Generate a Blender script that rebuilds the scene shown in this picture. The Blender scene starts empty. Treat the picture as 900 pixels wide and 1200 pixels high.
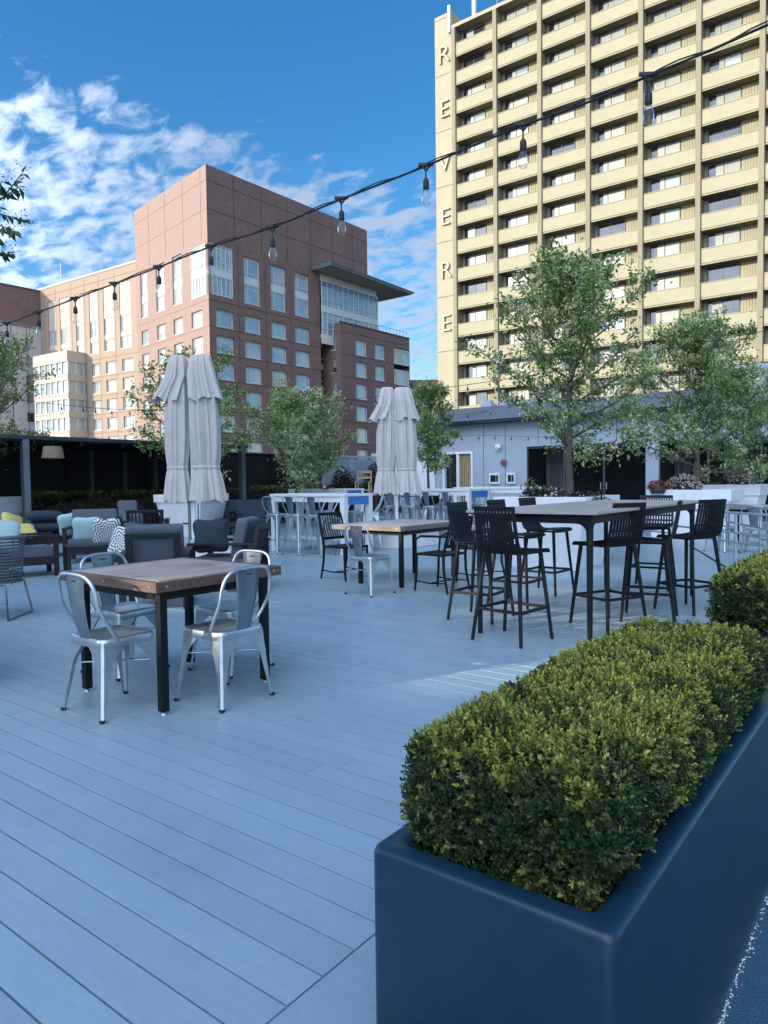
import bpy, math, random
import numpy as np
from mathutils import Vector, Matrix

random.seed(7)
RNG = np.random.default_rng(11)
sc = bpy.context.scene
COL = sc.collection
PI = math.pi

# ------------------------------------------------------------------ survey
# Camera solved from the photograph's vanishing points (900x1200 pixels); world X runs along
# the deck boards, world Y along the deck edge, the deck surface is z = 0.
F_PX, PITCH, ROLL, YAW, EYE = 835.3, -0.042496, -0.012627, 0.65135, 1.31
def _cam():
    cp, sp = math.cos(PITCH), math.sin(PITCH)
    cr, sr = math.cos(ROLL), math.sin(ROLL)
    f = Vector((0, cp, sp)); u = Vector((0, -sp, cp)); r = Vector((1, 0, 0))
    R = cr * r + sr * u; U = -sr * r + cr * u
    M = Matrix.Rotation(YAW, 3, 'Z')
    return M @ R, M @ U, M @ f
CR, CU, CF = _cam()
CAM = Vector((0, 0, EYE))
def ray(x, y): return CR * (x - 450) - CU * (y - 600) + CF * F_PX
def ground(x, y, z=0.0):
    d = ray(x, y); t = (z - EYE) / d.z
    return CAM + d * t
def at_depth(x, y, d): return CAM + ray(x, y) * (d / F_PX)
def at_Y(x, y, Y):
    d = ray(x, y); return CAM + d * (Y / d.y)

# ------------------------------------------------------------------ mesh builder
class MB:
    def __init__(s, M=None):
        s.v = []; s.f = []; s.m = []; s.sm = []; s.M = M
    def add(s, vs, fs, mat=0, smooth=False):
        o = len(s.v)
        if s.M is not None: vs = [tuple(s.M @ Vector(p)) for p in vs]
        s.v += [tuple(p) for p in vs]
        for f in fs:
            s.f.append([i + o for i in f]); s.m.append(mat); s.sm.append(smooth)
        return s
    def box(s, x0, y0, z0, x1, y1, z1, mat=0):
        if x0 > x1: x0, x1 = x1, x0
        if y0 > y1: y0, y1 = y1, y0
        if z0 > z1: z0, z1 = z1, z0
        return s.add([(x0,y0,z0),(x1,y0,z0),(x1,y1,z0),(x0,y1,z0),(x0,y0,z1),(x1,y0,z1),(x1,y1,z1),(x0,y1,z1)],
            [(3,2,1,0),(4,5,6,7),(0,1,5,4),(1,2,6,5),(2,3,7,6),(3,0,4,7)], mat)
    def bar(s, p, q, w, h, up=(0,0,1), mat=0, w2=None, h2=None):
        p = Vector(p); q = Vector(q); d = (q - p).normalized(); up = Vector(up)
        if abs(d.dot(up)) > .98: up = Vector((0,1,0))
        x = d.cross(up).normalized(); y = x.cross(d).normalized()
        w2 = w if w2 is None else w2; h2 = h if h2 is None else h2
        vs = [p + x*a*w/2 + y*b*h/2 for a, b in ((-1,-1),(1,-1),(1,1),(-1,1))] + \
             [q + x*a*w2/2 + y*b*h2/2 for a, b in ((-1,-1),(1,-1),(1,1),(-1,1))]
        return s.add(vs, [(3,2,1,0),(4,5,6,7),(0,1,5,4),(1,2,6,5),(2,3,7,6),(3,0,4,7)], mat)
    def quad(s, a, b, c, d, mat=0): return s.add([a, b, c, d], [(0,1,2,3)], mat)
    def loft(s, rings, mat=0, caps=True, closed=True, smooth=True, loop=False):
        n = len(rings[0]); vs = [p for r in rings for p in r]; fs = []
        R = len(rings); rr = R if loop else R - 1
        for i in range(rr):
            j2 = (i + 1) % R
            for k in range(n if closed else n - 1):
                k2 = (k + 1) % n
                fs.append((i*n+k, i*n+k2, j2*n+k2, j2*n+k))
        s.add(vs, fs, mat, smooth)
        if caps and not loop and closed:
            s.add(rings[0], [tuple(range(n-1, -1, -1))], mat); s.add(rings[-1], [tuple(range(n))], mat)
        return s
    def tube(s, pts, r, n=8, mat=0, caps=True, loop=False):
        pts = [Vector(p) for p in pts]; N = len(pts)
        rs = [r] * N if not isinstance(r, (list, tuple)) else r
        rings = []; prev = None
        for i, p in enumerate(pts):
            if loop: t = pts[(i+1) % N] - pts[i-1]
            else: t = pts[min(i+1, N-1)] - pts[max(i-1, 0)]
            t.normalize()
            if prev is None:
                a = Vector((0,0,1)) if abs(t.z) < .9 else Vector((0,1,0))
                x = t.cross(a).normalized()
            else:
                x = (prev - t * prev.dot(t)).normalized()
            prev = x; y = t.cross(x)
            rings.append([p + (x*math.cos(2*PI*k/n) + y*math.sin(2*PI*k/n)) * rs[i] for k in range(n)])
        return s.loft(rings, mat, caps, True, True, loop)
    def lathe(s, prof, n=24, c=(0,0,0), mat=0, smooth=True):
        rings = [[(c[0]+r*math.cos(2*PI*k/n), c[1]+r*math.sin(2*PI*k/n), c[2]+z) for k in range(n)] for r, z in prof]
        return s.loft(rings, mat, True, True, smooth)
    def cushion(s, c, hx, hy, hz, rot=None, mat=0, p=3.0, n=28, m=12, pinch=0.0):
        # soft box: superellipsoid with pinched rim
        rings = []
        R = rot.to_3x3() if rot is not None else Matrix.Identity(3)
        for i in range(m + 1):
            a = -PI/2 + PI * i / m
            ca = math.copysign(abs(math.cos(a))**.55, 1); sa = math.copysign(abs(math.sin(a))**.9, math.sin(a))
            ring = []
            for k in range(n):
                b = 2*PI*k/n
                cb = math.copysign(abs(math.cos(b))**(2/p), math.cos(b)); sb = math.copysign(abs(math.sin(b))**(2/p), math.sin(b))
                e = 1 - pinch * (1 - abs(cb*sb)*2) * .5
                ring.append(Vector(c) + R @ Vector((hx*ca*cb*e, hy*ca*sb*e, hz*sa)))
            rings.append(ring)
        return s.loft(rings, mat, True, True, True)
    def build(s, name, mats, parent=None, bevel=0, seg=2, loc=None):
        me = bpy.data.meshes.new(name)
        me.from_pydata(s.v, [], s.f)
        if not isinstance(mats, (list, tuple)): mats = [mats]
        for m in mats: me.materials.append(m)
        me.polygons.foreach_set('material_index', s.m)
        me.polygons.foreach_set('use_smooth', s.sm)
        me.update()
        o = bpy.data.objects.new(name, me); COL.objects.link(o)
        if parent is not None: o.parent = parent
        if loc is not None: o.location = loc
        if bevel:
            b = o.modifiers.new('bevel', 'BEVEL'); b.width = bevel; b.segments = seg; b.limit_method = 'ANGLE'; b.angle_limit = math.radians(50)
        return o

def tag(o, label=None, cat=None, group=None, kind=None):
    if label: o['label'] = label
    if cat: o['category'] = cat
    if group: o['group'] = group
    if kind: o['kind'] = kind
    return o
def thing(name, label, cat, loc=(0,0,0), rz=0, group=None):
    o = bpy.data.objects.new(name, None); o.empty_display_size = .1
    COL.objects.link(o); o.location = loc; o.rotation_euler = (0, 0, rz)
    return tag(o, label, cat, group)
def dup(root, loc, rz, label, group=None, scale=None):
    r = root.copy(); COL.objects.link(r); r.location = loc; r.rotation_euler = (0, 0, rz); r['label'] = label
    if group: r['group'] = group
    for ch in list(root.children):
        c = ch.copy(); COL.objects.link(c); c.parent = r
        for g2 in ch.children:
            d = g2.copy(); COL.objects.link(d); d.parent = c
    return r

# ------------------------------------------------------------------ materials
def nd(nt, t, **kw):
    n = nt.nodes.new(t)
    for k, v in kw.items():
        if hasattr(n, k): setattr(n, k, v)
        else: n.inputs[k].default_value = v
    return n
def rgba(c): return (c[0], c[1], c[2], 1)
def mat(name, c, rough=.6, metal=0.0, var=.15, scale=6.0, bump=.0, bscale=60.0, c2=None, spec=.5, stretch=None, coat=0, attr=None, rvar=.1):
    m = bpy.data.materials.new(name); m.use_nodes = True; nt = m.node_tree; L = nt.links
    b = nt.nodes['Principled BSDF']
    b.inputs['Roughness'].default_value = rough; b.inputs['Metallic'].default_value = metal
    b.inputs['Specular IOR Level'].default_value = spec; b.inputs['Coat Weight'].default_value = coat
    tc = nd(nt, 'ShaderNodeTexCoord'); mp = nd(nt, 'ShaderNodeMapping')
    if stretch: mp.inputs['Scale'].default_value = stretch
    L.new(tc.outputs['Object'], mp.inputs['Vector'])
    nz = nd(nt, 'ShaderNodeTexNoise'); nz.inputs['Scale'].default_value = scale; nz.inputs['Detail'].default_value = 5; nz.inputs['Roughness'].default_value = .65
    L.new(mp.outputs['Vector'], nz.inputs['Vector'])
    rp = nd(nt, 'ShaderNodeValToRGB')
    lo = tuple(max(0, x*(1-var)) for x in c); hi = tuple(min(1, x*(1+var)) for x in (c2 or c))
    rp.color_ramp.elements[0].position = .3; rp.color_ramp.elements[1].position = .7
    rp.color_ramp.elements[0].color = rgba(lo); rp.color_ramp.elements[1].color = rgba(hi)
    L.new(nz.outputs['Fac'], rp.inputs['Fac'])
    out = rp.outputs['Color']
    if attr:
        at = nd(nt, 'ShaderNodeVertexColor'); at.layer_name = attr
        mx = nd(nt, 'ShaderNodeMixRGB'); mx.blend_type = 'MULTIPLY'; mx.inputs['Fac'].default_value = 1
        L.new(out, mx.inputs['Color1']); L.new(at.outputs['Color'], mx.inputs['Color2']); out = mx.outputs['Color']
    L.new(out, b.inputs['Base Color'])
    if rvar:
        mr = nd(nt, 'ShaderNodeMapRange'); mr.inputs['To Min'].default_value = max(.02, rough-rvar); mr.inputs['To Max'].default_value = min(1, rough+rvar)
        L.new(nz.outputs['Fac'], mr.inputs['Value']); L.new(mr.outputs['Result'], b.inputs['Roughness'])
    if bump:
        n2 = nd(nt, 'ShaderNodeTexNoise'); n2.inputs['Scale'].default_value = bscale; n2.inputs['Detail'].default_value = 4
        L.new(mp.outputs['Vector'], n2.inputs['Vector'])
        bp = nd(nt, 'ShaderNodeBump'); bp.inputs['Strength'].default_value = bump; bp.inputs['Distance'].default_value = .01
        L.new(n2.outputs['Fac'], bp.inputs['Height']); L.new(bp.outputs['Normal'], b.inputs['Normal'])
    return m

def leaf_mat(name, c, trans=.35, rough=.45):
    m = bpy.data.materials.new(name); m.use_nodes = True; nt = m.node_tree; L = nt.links
    b = nt.nodes['Principled BSDF']; out = nt.nodes['Material Output']
    at = nd(nt, 'ShaderNodeVertexColor'); at.layer_name = 'tint'
    L.new(at.outputs['Color'], b.inputs['Base Color']); b.inputs['Roughness'].default_value = rough
    tr = nd(nt, 'ShaderNodeBsdfTranslucent')
    mx = nd(nt, 'ShaderNodeMixRGB'); mx.blend_type = 'MULTIPLY'; mx.inputs['Fac'].default_value = 1; mx.inputs['Color2'].default_value = (1.2, 1.3, .55, 1)
    L.new(at.outputs['Color'], mx.inputs['Color1']); L.new(mx.outputs['Color'], tr.inputs['Color'])
    ms = nd(nt, 'ShaderNodeMixShader'); ms.inputs['Fac'].default_value = trans
    L.new(b.outputs['BSDF'], ms.inputs[1]); L.new(tr.outputs['BSDF'], ms.inputs[2]); L.new(ms.outputs['Shader'], out.inputs['Surface'])
    return m

def wood_mat(name, a, b_, rough=.55, along='X', scale=1.0, planks=None):
    # grain stretched along one axis; planks = board pitch across (object coordinates)
    m = bpy.data.materials.new(name); m.use_nodes = True; nt = m.node_tree; L = nt.links
    b = nt.nodes['Principled BSDF']; b.inputs['Roughness'].default_value = rough
    tc = nd(nt, 'ShaderNodeTexCoord'); mp = nd(nt, 'ShaderNodeMapping')
    mp.inputs['Scale'].default_value = (1.2*scale, 14*scale, 14*scale) if along == 'X' else (14*scale, 1.2*scale, 14*scale)
    L.new(tc.outputs['Object'], mp.inputs['Vector'])
    n1 = nd(nt, 'ShaderNodeTexNoise'); n1.inputs['Scale'].default_value = 2.2; n1.inputs['Detail'].default_value = 8; n1.inputs['Roughness'].default_value = .7; n1.inputs['Distortion'].default_value = .6
    L.new(mp.outputs['Vector'], n1.inputs['Vector'])
    n2 = nd(nt, 'ShaderNodeTexNoise'); n2.inputs['Scale'].default_value = 2.5; n2.inputs['Detail'].default_value = 4
    L.new(tc.outputs['Object'], n2.inputs['Vector'])
    ad = nd(nt, 'ShaderNodeMath'); ad.operation = 'ADD'
    s1 = nd(nt, 'ShaderNodeMath'); s1.operation = 'MULTIPLY'; s1.inputs[1].default_value = .6
    s2 = nd(nt, 'ShaderNodeMath'); s2.operation = 'MULTIPLY'; s2.inputs[1].default_value = .4
    L.new(n1.outputs['Fac'], s1.inputs[0]); L.new(n2.outputs['Fac'], s2.inputs[0]); L.new(s1.outputs[0], ad.inputs[0]); L.new(s2.outputs[0], ad.inputs[1])
    rp = nd(nt, 'ShaderNodeValToRGB'); rp.color_ramp.elements[0].position = .36; rp.color_ramp.elements[1].position = .64
    rp.color_ramp.elements[0].color = rgba(a); rp.color_ramp.elements[1].color = rgba(b_)
    L.new(ad.outputs[0], rp.inputs['Fac']); L.new(rp.outputs['Color'], b.inputs['Base Color'])
    bp = nd(nt, 'ShaderNodeBump'); bp.inputs['Strength'].default_value = .25; bp.inputs['Distance'].default_value = .004
    L.new(n1.outputs['Fac'], bp.inputs['Height']); L.new(bp.outputs['Normal'], b.inputs['Normal'])
    return m

def glass_mat(name, tint=(.02,.03,.035), refl=.25, rough=.02, clear=.6):
    m = bpy.data.materials.new(name); m.use_nodes = True; nt = m.node_tree; L = nt.links
    out = nt.nodes['Material Output']; b = nt.nodes['Principled BSDF']
    b.inputs['Base Color'].default_value = rgba(tint); b.inputs['Roughness'].default_value = .15
    tr = nd(nt, 'ShaderNodeBsdfTransparent'); tr.inputs['Color'].default_value = (.8,.84,.84,1) if clear < .9 else (.97,.97,.97,1)
    m1 = nd(nt, 'ShaderNodeMixShader'); m1.inputs['Fac'].default_value = clear
    L.new(b.outputs['BSDF'], m1.inputs[1]); L.new(tr.outputs['BSDF'], m1.inputs[2])
    gl = nd(nt, 'ShaderNodeBsdfGlossy'); gl.inputs['Roughness'].default_value = rough
    lw = nd(nt, 'ShaderNodeLayerWeight'); lw.inputs['Blend'].default_value = refl
    m2 = nd(nt, 'ShaderNodeMixShader'); L.new(lw.outputs['Fresnel'], m2.inputs['Fac'])
    L.new(m1.outputs['Shader'], m2.inputs[1]); L.new(gl.outputs['BSDF'], m2.inputs[2])
    L.new(m2.outputs['Shader'], out.inputs['Surface'])
    return m

MT = {}
MT['deck'] = mat('deck_paint', (.285,.40,.475), .36, var=.07, scale=3, bump=.12, bscale=22, stretch=(1.5,14,6), attr='tint', rvar=.13)
MT['concrete'] = mat('rough_floor', (.04,.12,.21), .8, var=.15, scale=20, bump=.9, bscale=170)
MT['ground'] = mat('roof_ballast', (.055,.055,.06), .9, var=.3, scale=2, bump=.5)
MT['navy'] = mat('planter_navy', (.0065,.031,.066), .42, var=.12, scale=5, bump=.05, bscale=90)
MT['soil'] = mat('soil', (.03,.022,.016), .95, var=.4, scale=30, bump=.8, bscale=90)
MT['galv'] = mat('galvanised', (.50,.55,.60), .36, .85, var=.12, scale=14, bump=.04, bscale=120)
MT['gun'] = mat('gunmetal', (.22,.27,.32), .36, .8, var=.15, scale=10)
MT['steel'] = mat('steel_grey', (.20,.23,.26), .4, .7, var=.1)
MT['black'] = mat('black_paint', (.006,.007,.009), .5, var=.25, scale=12, spec=.25)
MT['blackp'] = mat('black_resin', (.008,.010,.013), .55, var=.2, scale=20, spec=.28)
MT['rubber'] = mat('rubber', (.02,.02,.02), .8)
MT['white'] = mat('white_paint', (.74,.75,.76), .45, var=.05, scale=4)
MT['planter_white'] = mat('planter_white', (.80,.81,.83), .5, var=.06, scale=3)
MT['blue'] = mat('blue_paint', (.05,.19,.50), .45, var=.1)
MT['greywood'] = wood_mat('weathered_plank', (.20,.15,.12), (.56,.47,.40), .5, 'Y')
MT['browncut'] = wood_mat('brown_edge', (.055,.032,.024), (.20,.125,.095), .6, 'X', 1.5)
MT['palewood'] = wood_mat('pale_plank', (.27,.24,.215), (.54,.50,.46), .5, 'Y')
MT['palecut'] = wood_mat('pale_edge', (.12,.095,.08), (.30,.25,.21), .6, 'X', 1.5)
MT['bartop'] = wood_mat('pale_top', (.34,.315,.285), (.50,.47,.435), .38, 'Y', .7)
MT['darkwood'] = wood_mat('dark_wood', (.004,.004,.005), (.014,.014,.015), .5, 'X')
MT['slat'] = wood_mat('dark_slat', (.003,.003,.004), (.010,.009,.009), .8, 'Y', .4)
MT['natural'] = wood_mat('natural_wood', (.40,.26,.12), (.62,.45,.25), .5, 'X')
MT['canvas'] = mat('canvas', (.56,.53,.50), .9, var=.06, scale=9, bump=.3, bscale=250)
MT['fab_grey'] = mat('cushion_grey', (.10,.118,.145), .95, var=.1, scale=30, bump=.3, bscale=300)
MT['fab_navy'] = mat('cushion_slate', (.03,.042,.06), .95, var=.1, scale=30, bump=.3, bscale=300)
MT['fab_teal'] = mat('pillow_teal', (.42,.60,.62), .95, var=.1, scale=40, bump=.4, bscale=200)
MT['fab_yellow'] = mat('pillow_yellow', (.62,.58,.20), .95, var=.08, scale=30, bump=.3, bscale=200)
MT['fab_white'] = mat('pillow_white', (.68,.70,.70), .95, var=.08, scale=30)
MT['bark'] = mat('bark', (.10,.088,.078), .9, var=.45, scale=14, bump=.8, bscale=40, stretch=(1,1,.3))
MT['leaf'] = leaf_mat('leaf', None, .35, .34)
MT['box_leaf'] = leaf_mat('box_leaf', None, .2, .4)
MT['glass_dark'] = glass_mat('glass_dark', (.01,.014,.016), .18, .02, .75)
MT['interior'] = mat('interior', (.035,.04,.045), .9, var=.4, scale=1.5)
MT['drape'] = mat('drape', (.30,.32,.33), .9, var=.3, scale=3, stretch=(9,9,.2))
MT['low_wall'] = mat('clad_grey', (.36,.41,.48), .6, var=.05, scale=1.2, bump=.05)
MT['fascia'] = mat('fascia_grey', (.13,.155,.20), .5, var=.08)
MT['stucco'] = mat('stucco_cream', (.33,.297,.208), .85, var=.07, scale=.6, bump=.1, bscale=8)
MT['stucco2'] = mat('stucco_balcony', (.325,.292,.20), .85, var=.08, scale=.9)
MT['fin'] = mat('fin_concrete', (.225,.197,.138), .85, var=.1, scale=.5)
MT['seam'] = mat('seam', (.09,.075,.05), .9)
MT['tan_seam'] = mat('tan_seam', (.27,.165,.125), .9)
MT['dark_trim'] = mat('dark_trim', (.035,.042,.055), .5)
MT['brick_seam'] = mat('brick_seam', (.10,.06,.055), .9)
MT['brick_red'] = mat('brick_red', (.15,.094,.084), .85, var=.22, scale=2.6, stretch=(1,1,2.6), c2=(.20,.128,.112))
MT['brick_sunlit'] = mat('brick_sunlit', (.265,.180,.148), .85, var=.10, scale=2.2, stretch=(1,1,2.6), c2=(.29,.20,.165))  # lighter copy of the brick: sunlight put into the sunlit face's colour
MT['brick_cream'] = mat('brick_cream', (.31,.235,.175), .85, var=.08, scale=2.2, stretch=(1,1,2.6))
MT['grey_panel'] = mat('grey_panel', (.44,.44,.45), .8, var=.06, scale=.4)
MT['precast'] = mat('precast', (.44,.385,.31), .8, var=.06, scale=.4)
MT['mull'] = mat('window_frame', (.55,.56,.55), .5, var=.04)
MT['mulld'] = mat('window_frame_dark', (.05,.05,.05), .5)
MT['spandrel'] = mat('spandrel', (.55,.56,.56), .5, var=.05)
MT['canopy'] = mat('canopy_metal', (.24,.27,.28), .5, .2, var=.1, scale=.5)
MT['soffit'] = mat('soffit', (.40,.38,.31), .7, var=.05)
def pane_mat(name, c, refl=.35, var=.2, scale=.35):
    m = mat(name, c, .05, 0, var, scale, spec=.9, coat=.6, rvar=0)
    return m
MT['pane_pale'] = pane_mat('pane_pale', (.30,.35,.34))
MT['pane_blue'] = pane_mat('pane_sky', (.22,.29,.33))
MT['pane_dark'] = pane_mat('pane_dark', (.03,.035,.04))
MT['pane_curtain'] = mat('pane_curtain', (.36,.37,.34), .35, var=.35, scale=2.2, stretch=(6,6,.1), spec=.6)
MT['tower_curtain'] = mat('tower_curtain', (.17,.18,.165), .4, var=.35, scale=2.2, stretch=(6,6,.1), spec=.6)
MT['cable'] = mat('cable_black', (.012,.012,.013), .55)
MT['bulb'] = glass_mat('bulb_glass', (.6,.6,.58), .14, .05, .93)
MT['filament'] = mat('filament', (.6,.42,.2), .4, .6)
MT['shade_cloth'] = mat('lamp_shade', (.24,.18,.125), .9)
MT['lattice'] = mat('lattice_paint', (.30,.37,.45), .6)
MT['red'] = mat('bell_red', (.35,.03,.03), .4)
MT['pot'] = mat('pot_dark', (.02,.02,.022), .6)
MT['letter'] = mat('letter_metal', (.35,.30,.20), .5, var=.05)
MT['rattan'] = mat('rope_grey', (.14,.15,.16), .8, var=.25, scale=60, bump=.4, bscale=200)
def mandala_mat():
    m = bpy.data.materials.new('pillow_mandala'); m.use_nodes = True; nt = m.node_tree; L = nt.links
    b = nt.nodes['Principled BSDF']; b.inputs['Roughness'].default_value = .95
    tc = nd(nt, 'ShaderNodeTexCoord'); sp = nd(nt, 'ShaderNodeSeparateXYZ'); L.new(tc.outputs['Object'], sp.inputs[0])
    def mth(op, a, b2=None):
        n = nd(nt, 'ShaderNodeMath'); n.operation = op
        for i, v in enumerate((a, b2)):
            if v is None: continue
            if isinstance(v, (int, float)): n.inputs[i].default_value = v
            else: L.new(v, n.inputs[i])
        return n.outputs[0]
    r = mth('SQRT', mth('ADD', mth('MULTIPLY', sp.outputs[0], sp.outputs[0]), mth('MULTIPLY', sp.outputs[1], sp.outputs[1])))
    th = mth('ARCTAN2', sp.outputs[1], sp.outputs[0])
    pet = mth('MULTIPLY', mth('SINE', mth('MULTIPLY', th, 8)), .018)
    w = mth('SINE', mth('MULTIPLY', mth('ADD', r, pet), 135))
    g = mth('GREATER_THAN', w, .35)
    rp = nd(nt, 'ShaderNodeMixRGB'); rp.inputs['Color1'].default_value = (.68,.69,.68,1); rp.inputs['Color2'].default_value = (.04,.06,.10,1)
    L.new(g, rp.inputs['Fac']); L.new(rp.outputs['Color'], b.inputs['Base Color'])
    return m
MT['mandala'] = mandala_mat()
def wear(m, col, scale, lo, hi, amt, rough=None, detail=6):
    # blotches of their own shape mixed over a material's base colour
    nt = m.node_tree; L = nt.links; b = nt.nodes['Principled BSDF']
    src = b.inputs['Base Color'].links[0].from_socket
    tc = nd(nt, 'ShaderNodeTexCoord'); n = nd(nt, 'ShaderNodeTexNoise'); n.inputs['Scale'].default_value = scale; n.inputs['Detail'].default_value = detail; n.inputs['Roughness'].default_value = .7
    L.new(tc.outputs['Object'], n.inputs['Vector'])
    r = nd(nt, 'ShaderNodeMapRange'); r.inputs['From Min'].default_value = lo; r.inputs['From Max'].default_value = hi; r.inputs['To Max'].default_value = amt
    L.new(n.outputs['Fac'], r.inputs['Value'])
    mx = nd(nt, 'ShaderNodeMixRGB'); mx.inputs['Color2'].default_value = rgba(col); L.new(r.outputs['Result'], mx.inputs['Fac']); L.new(src, mx.inputs['Color1']); L.new(mx.outputs['Color'], b.inputs['Base Color'])
wear(MT['deck'], (.19,.29,.37), 1.1, .52, .75, .6)
wear(MT['deck'], (.55,.62,.66), 38, .735, .76, .55, detail=3)
wear(MT['deck'], (.42,.52,.58), 5.5, .66, .74, .35)
wear(MT['navy'], (.02,.06,.11), 14, .5, .8, .35)
wear(MT['navy'], (.30,.36,.42), 70, .765, .785, .8, detail=3)
wear(MT['planter_white'], (.45,.46,.47), 2.2, .55, .8, .4)
wear(MT['stucco2'], (.265,.225,.145), .35, .52, .8, .5)
wear(MT['stucco'], (.28,.235,.155), .12, .52, .8, .45)
wear(MT['brick_red'], (.11,.06,.055), .16, .5, .75, .5)
wear(MT['galv'], (.33,.35,.37), 7, .55, .75, .5)
# ------------------------------------------------------------------ setting: ground, deck, floor
gb = MB(); gb.quad((-900,-900,-.16),(900,-900,-.16),(900,900,-.16),(-900,900,-.16))
tag(gb.build('ground', MT['ground']), kind='structure')

def deck():
    mb = MB(); cols = []
    rr = random.Random(3)
    pitch, gap, ch = .133, .0074, .0006
    def board(x0, x1, y0, y1, t, alongx=True):
        zt = rr.uniform(-.0008, .0008)
        a, b = ch, .028
        vs = [(x0+a,y0+a,zt),(x1-a,y0+a,zt),(x1-a,y1-a,zt),(x0+a,y1-a,zt),
              (x0,y0,zt-a),(x1,y0,zt-a),(x1,y1,zt-a),(x0,y1,zt-a),
              (x0,y0,-b),(x1,y0,-b),(x1,y1,-b),(x0,y1,-b)]
        fs = [(0,1,2,3)] + [(4+i,4+(i+1)%4,(i+1)%4,i) for i in range(4)] + [(8+i,8+(i+1)%4,4+(i+1)%4,4+i) for i in range(4)]
        mb.add(vs, fs); cols.extend([t]*len(vs))
    y = -2.897
    while y < 23.4:
        x = -18.6; end = -1.258
        first = True
        while x < end - .01:
            L = rr.uniform(2.2, 4.9) if not first else rr.uniform(.6, 4.2)
            first = False
            x1 = x + L
            if end - x1 < .7: x1 = end
            v = rr.gauss(1, .028); c = (v*rr.uniform(.985,1.015), v, v*rr.uniform(.985,1.02), 1)
            board(x, x1 - (.0035 if x1 < end else 0), y, y + pitch - gap, c)
            x = x1
        y += pitch
    yy = -2.9
    while yy < 23.3:
        v = rr.gauss(.96, .03)
        y1 = min(23.3, yy + rr.uniform(3.2, 4.2))
        board(-1.252, -1.02, yy, y1 - .004, (v, v, v, 1)); yy = y1
    o = mb.build('deck_floor', MT['deck'])
    ca = o.data.color_attributes.new('tint', 'FLOAT_COLOR', 'POINT')
    ca.data.foreach_set('color', np.array(cols, dtype=np.float32).ravel())
    tag(o, kind='structure')
    sb = MB(); sb.box(-18.6, -2.9, -.155, -1.03, 23.4, -.035)
    tag(sb.build('deck_base', MT['rubber']), kind='structure')
deck()
cb = MB(); cb.box(-.935, -4, -.15, 7, 6.4, 0.0)
tag(cb.build('concrete_floor', MT['concrete'], bevel=.004), kind='structure')
# flat strip where the deck meets the ramp behind the hedges
tag(MB(Matrix.Translation((-2.32, 11.25, 0)) @ Matrix.Rotation(math.radians(112), 4, 'Z')).box(-.3, -.02, -.01, 3.6, .02, .006).build('deck_threshold', MT['rubber']), kind='structure')
# ------------------------------------------------------------------ buildings
def face_matrix(P, d, n):
    M = Matrix.Identity(4)
    M.col[0] = (d.x, d.y, 0, 0); M.col[1] = (n.x, n.y, 0, 0); M.col[2] = (0, 0, 1, 0); M.col[3] = (P.x, P.y, 0, 1)
    return M
def on_face(x, y, P, d):
    r = ray(x, y); det = r.x * -d.y + d.x * r.y
    t = (P.x * -d.y + d.x * P.y) / det
    s = (r.x * P.y - r.y * P.x) / det
    return s, EYE + t * r.z
def wall_open(mb, s0, s1, z0, z1, ops, depth, mi=0, off=0.0, ri=None):
    ri = mi if ri is None else ri
    ops = [o for o in ops if o[1] > s0 and o[0] < s1 and o[3] > z0 and o[2] < z1]
    S = sorted({s0, s1, *[min(max(v, s0), s1) for o in ops for v in o[:2]]})
    Z = sorted({z0, z1, *[min(max(v, z0), z1) for o in ops for v in o[2:]]})
    for i in range(len(S)-1):
        run = None
        for j in range(len(Z)-1):
            cs, cz = (S[i]+S[i+1])/2, (Z[j]+Z[j+1])/2
            if any(o[0] < cs < o[1] and o[2] < cz < o[3] for o in ops): continue
            mb.quad((S[i],off,Z[j]),(S[i+1],off,Z[j]),(S[i+1],off,Z[j+1]),(S[i],off,Z[j+1]), mi)
    for a, b, c, d in ops:
        mb.quad((a,off,c),(b,off,c),(b,off-depth,c),(a,off-depth,c), ri)
        mb.quad((a,off,d),(b,off,d),(b,off-depth,d),(a,off-depth,d), ri)
        mb.quad((a,off,c),(a,off,d),(a,off-depth,d),(a,off-depth,c), ri)
        mb.quad((b,off,c),(b,off,d),(b,off-depth,d),(b,off-depth,c), ri)
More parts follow.
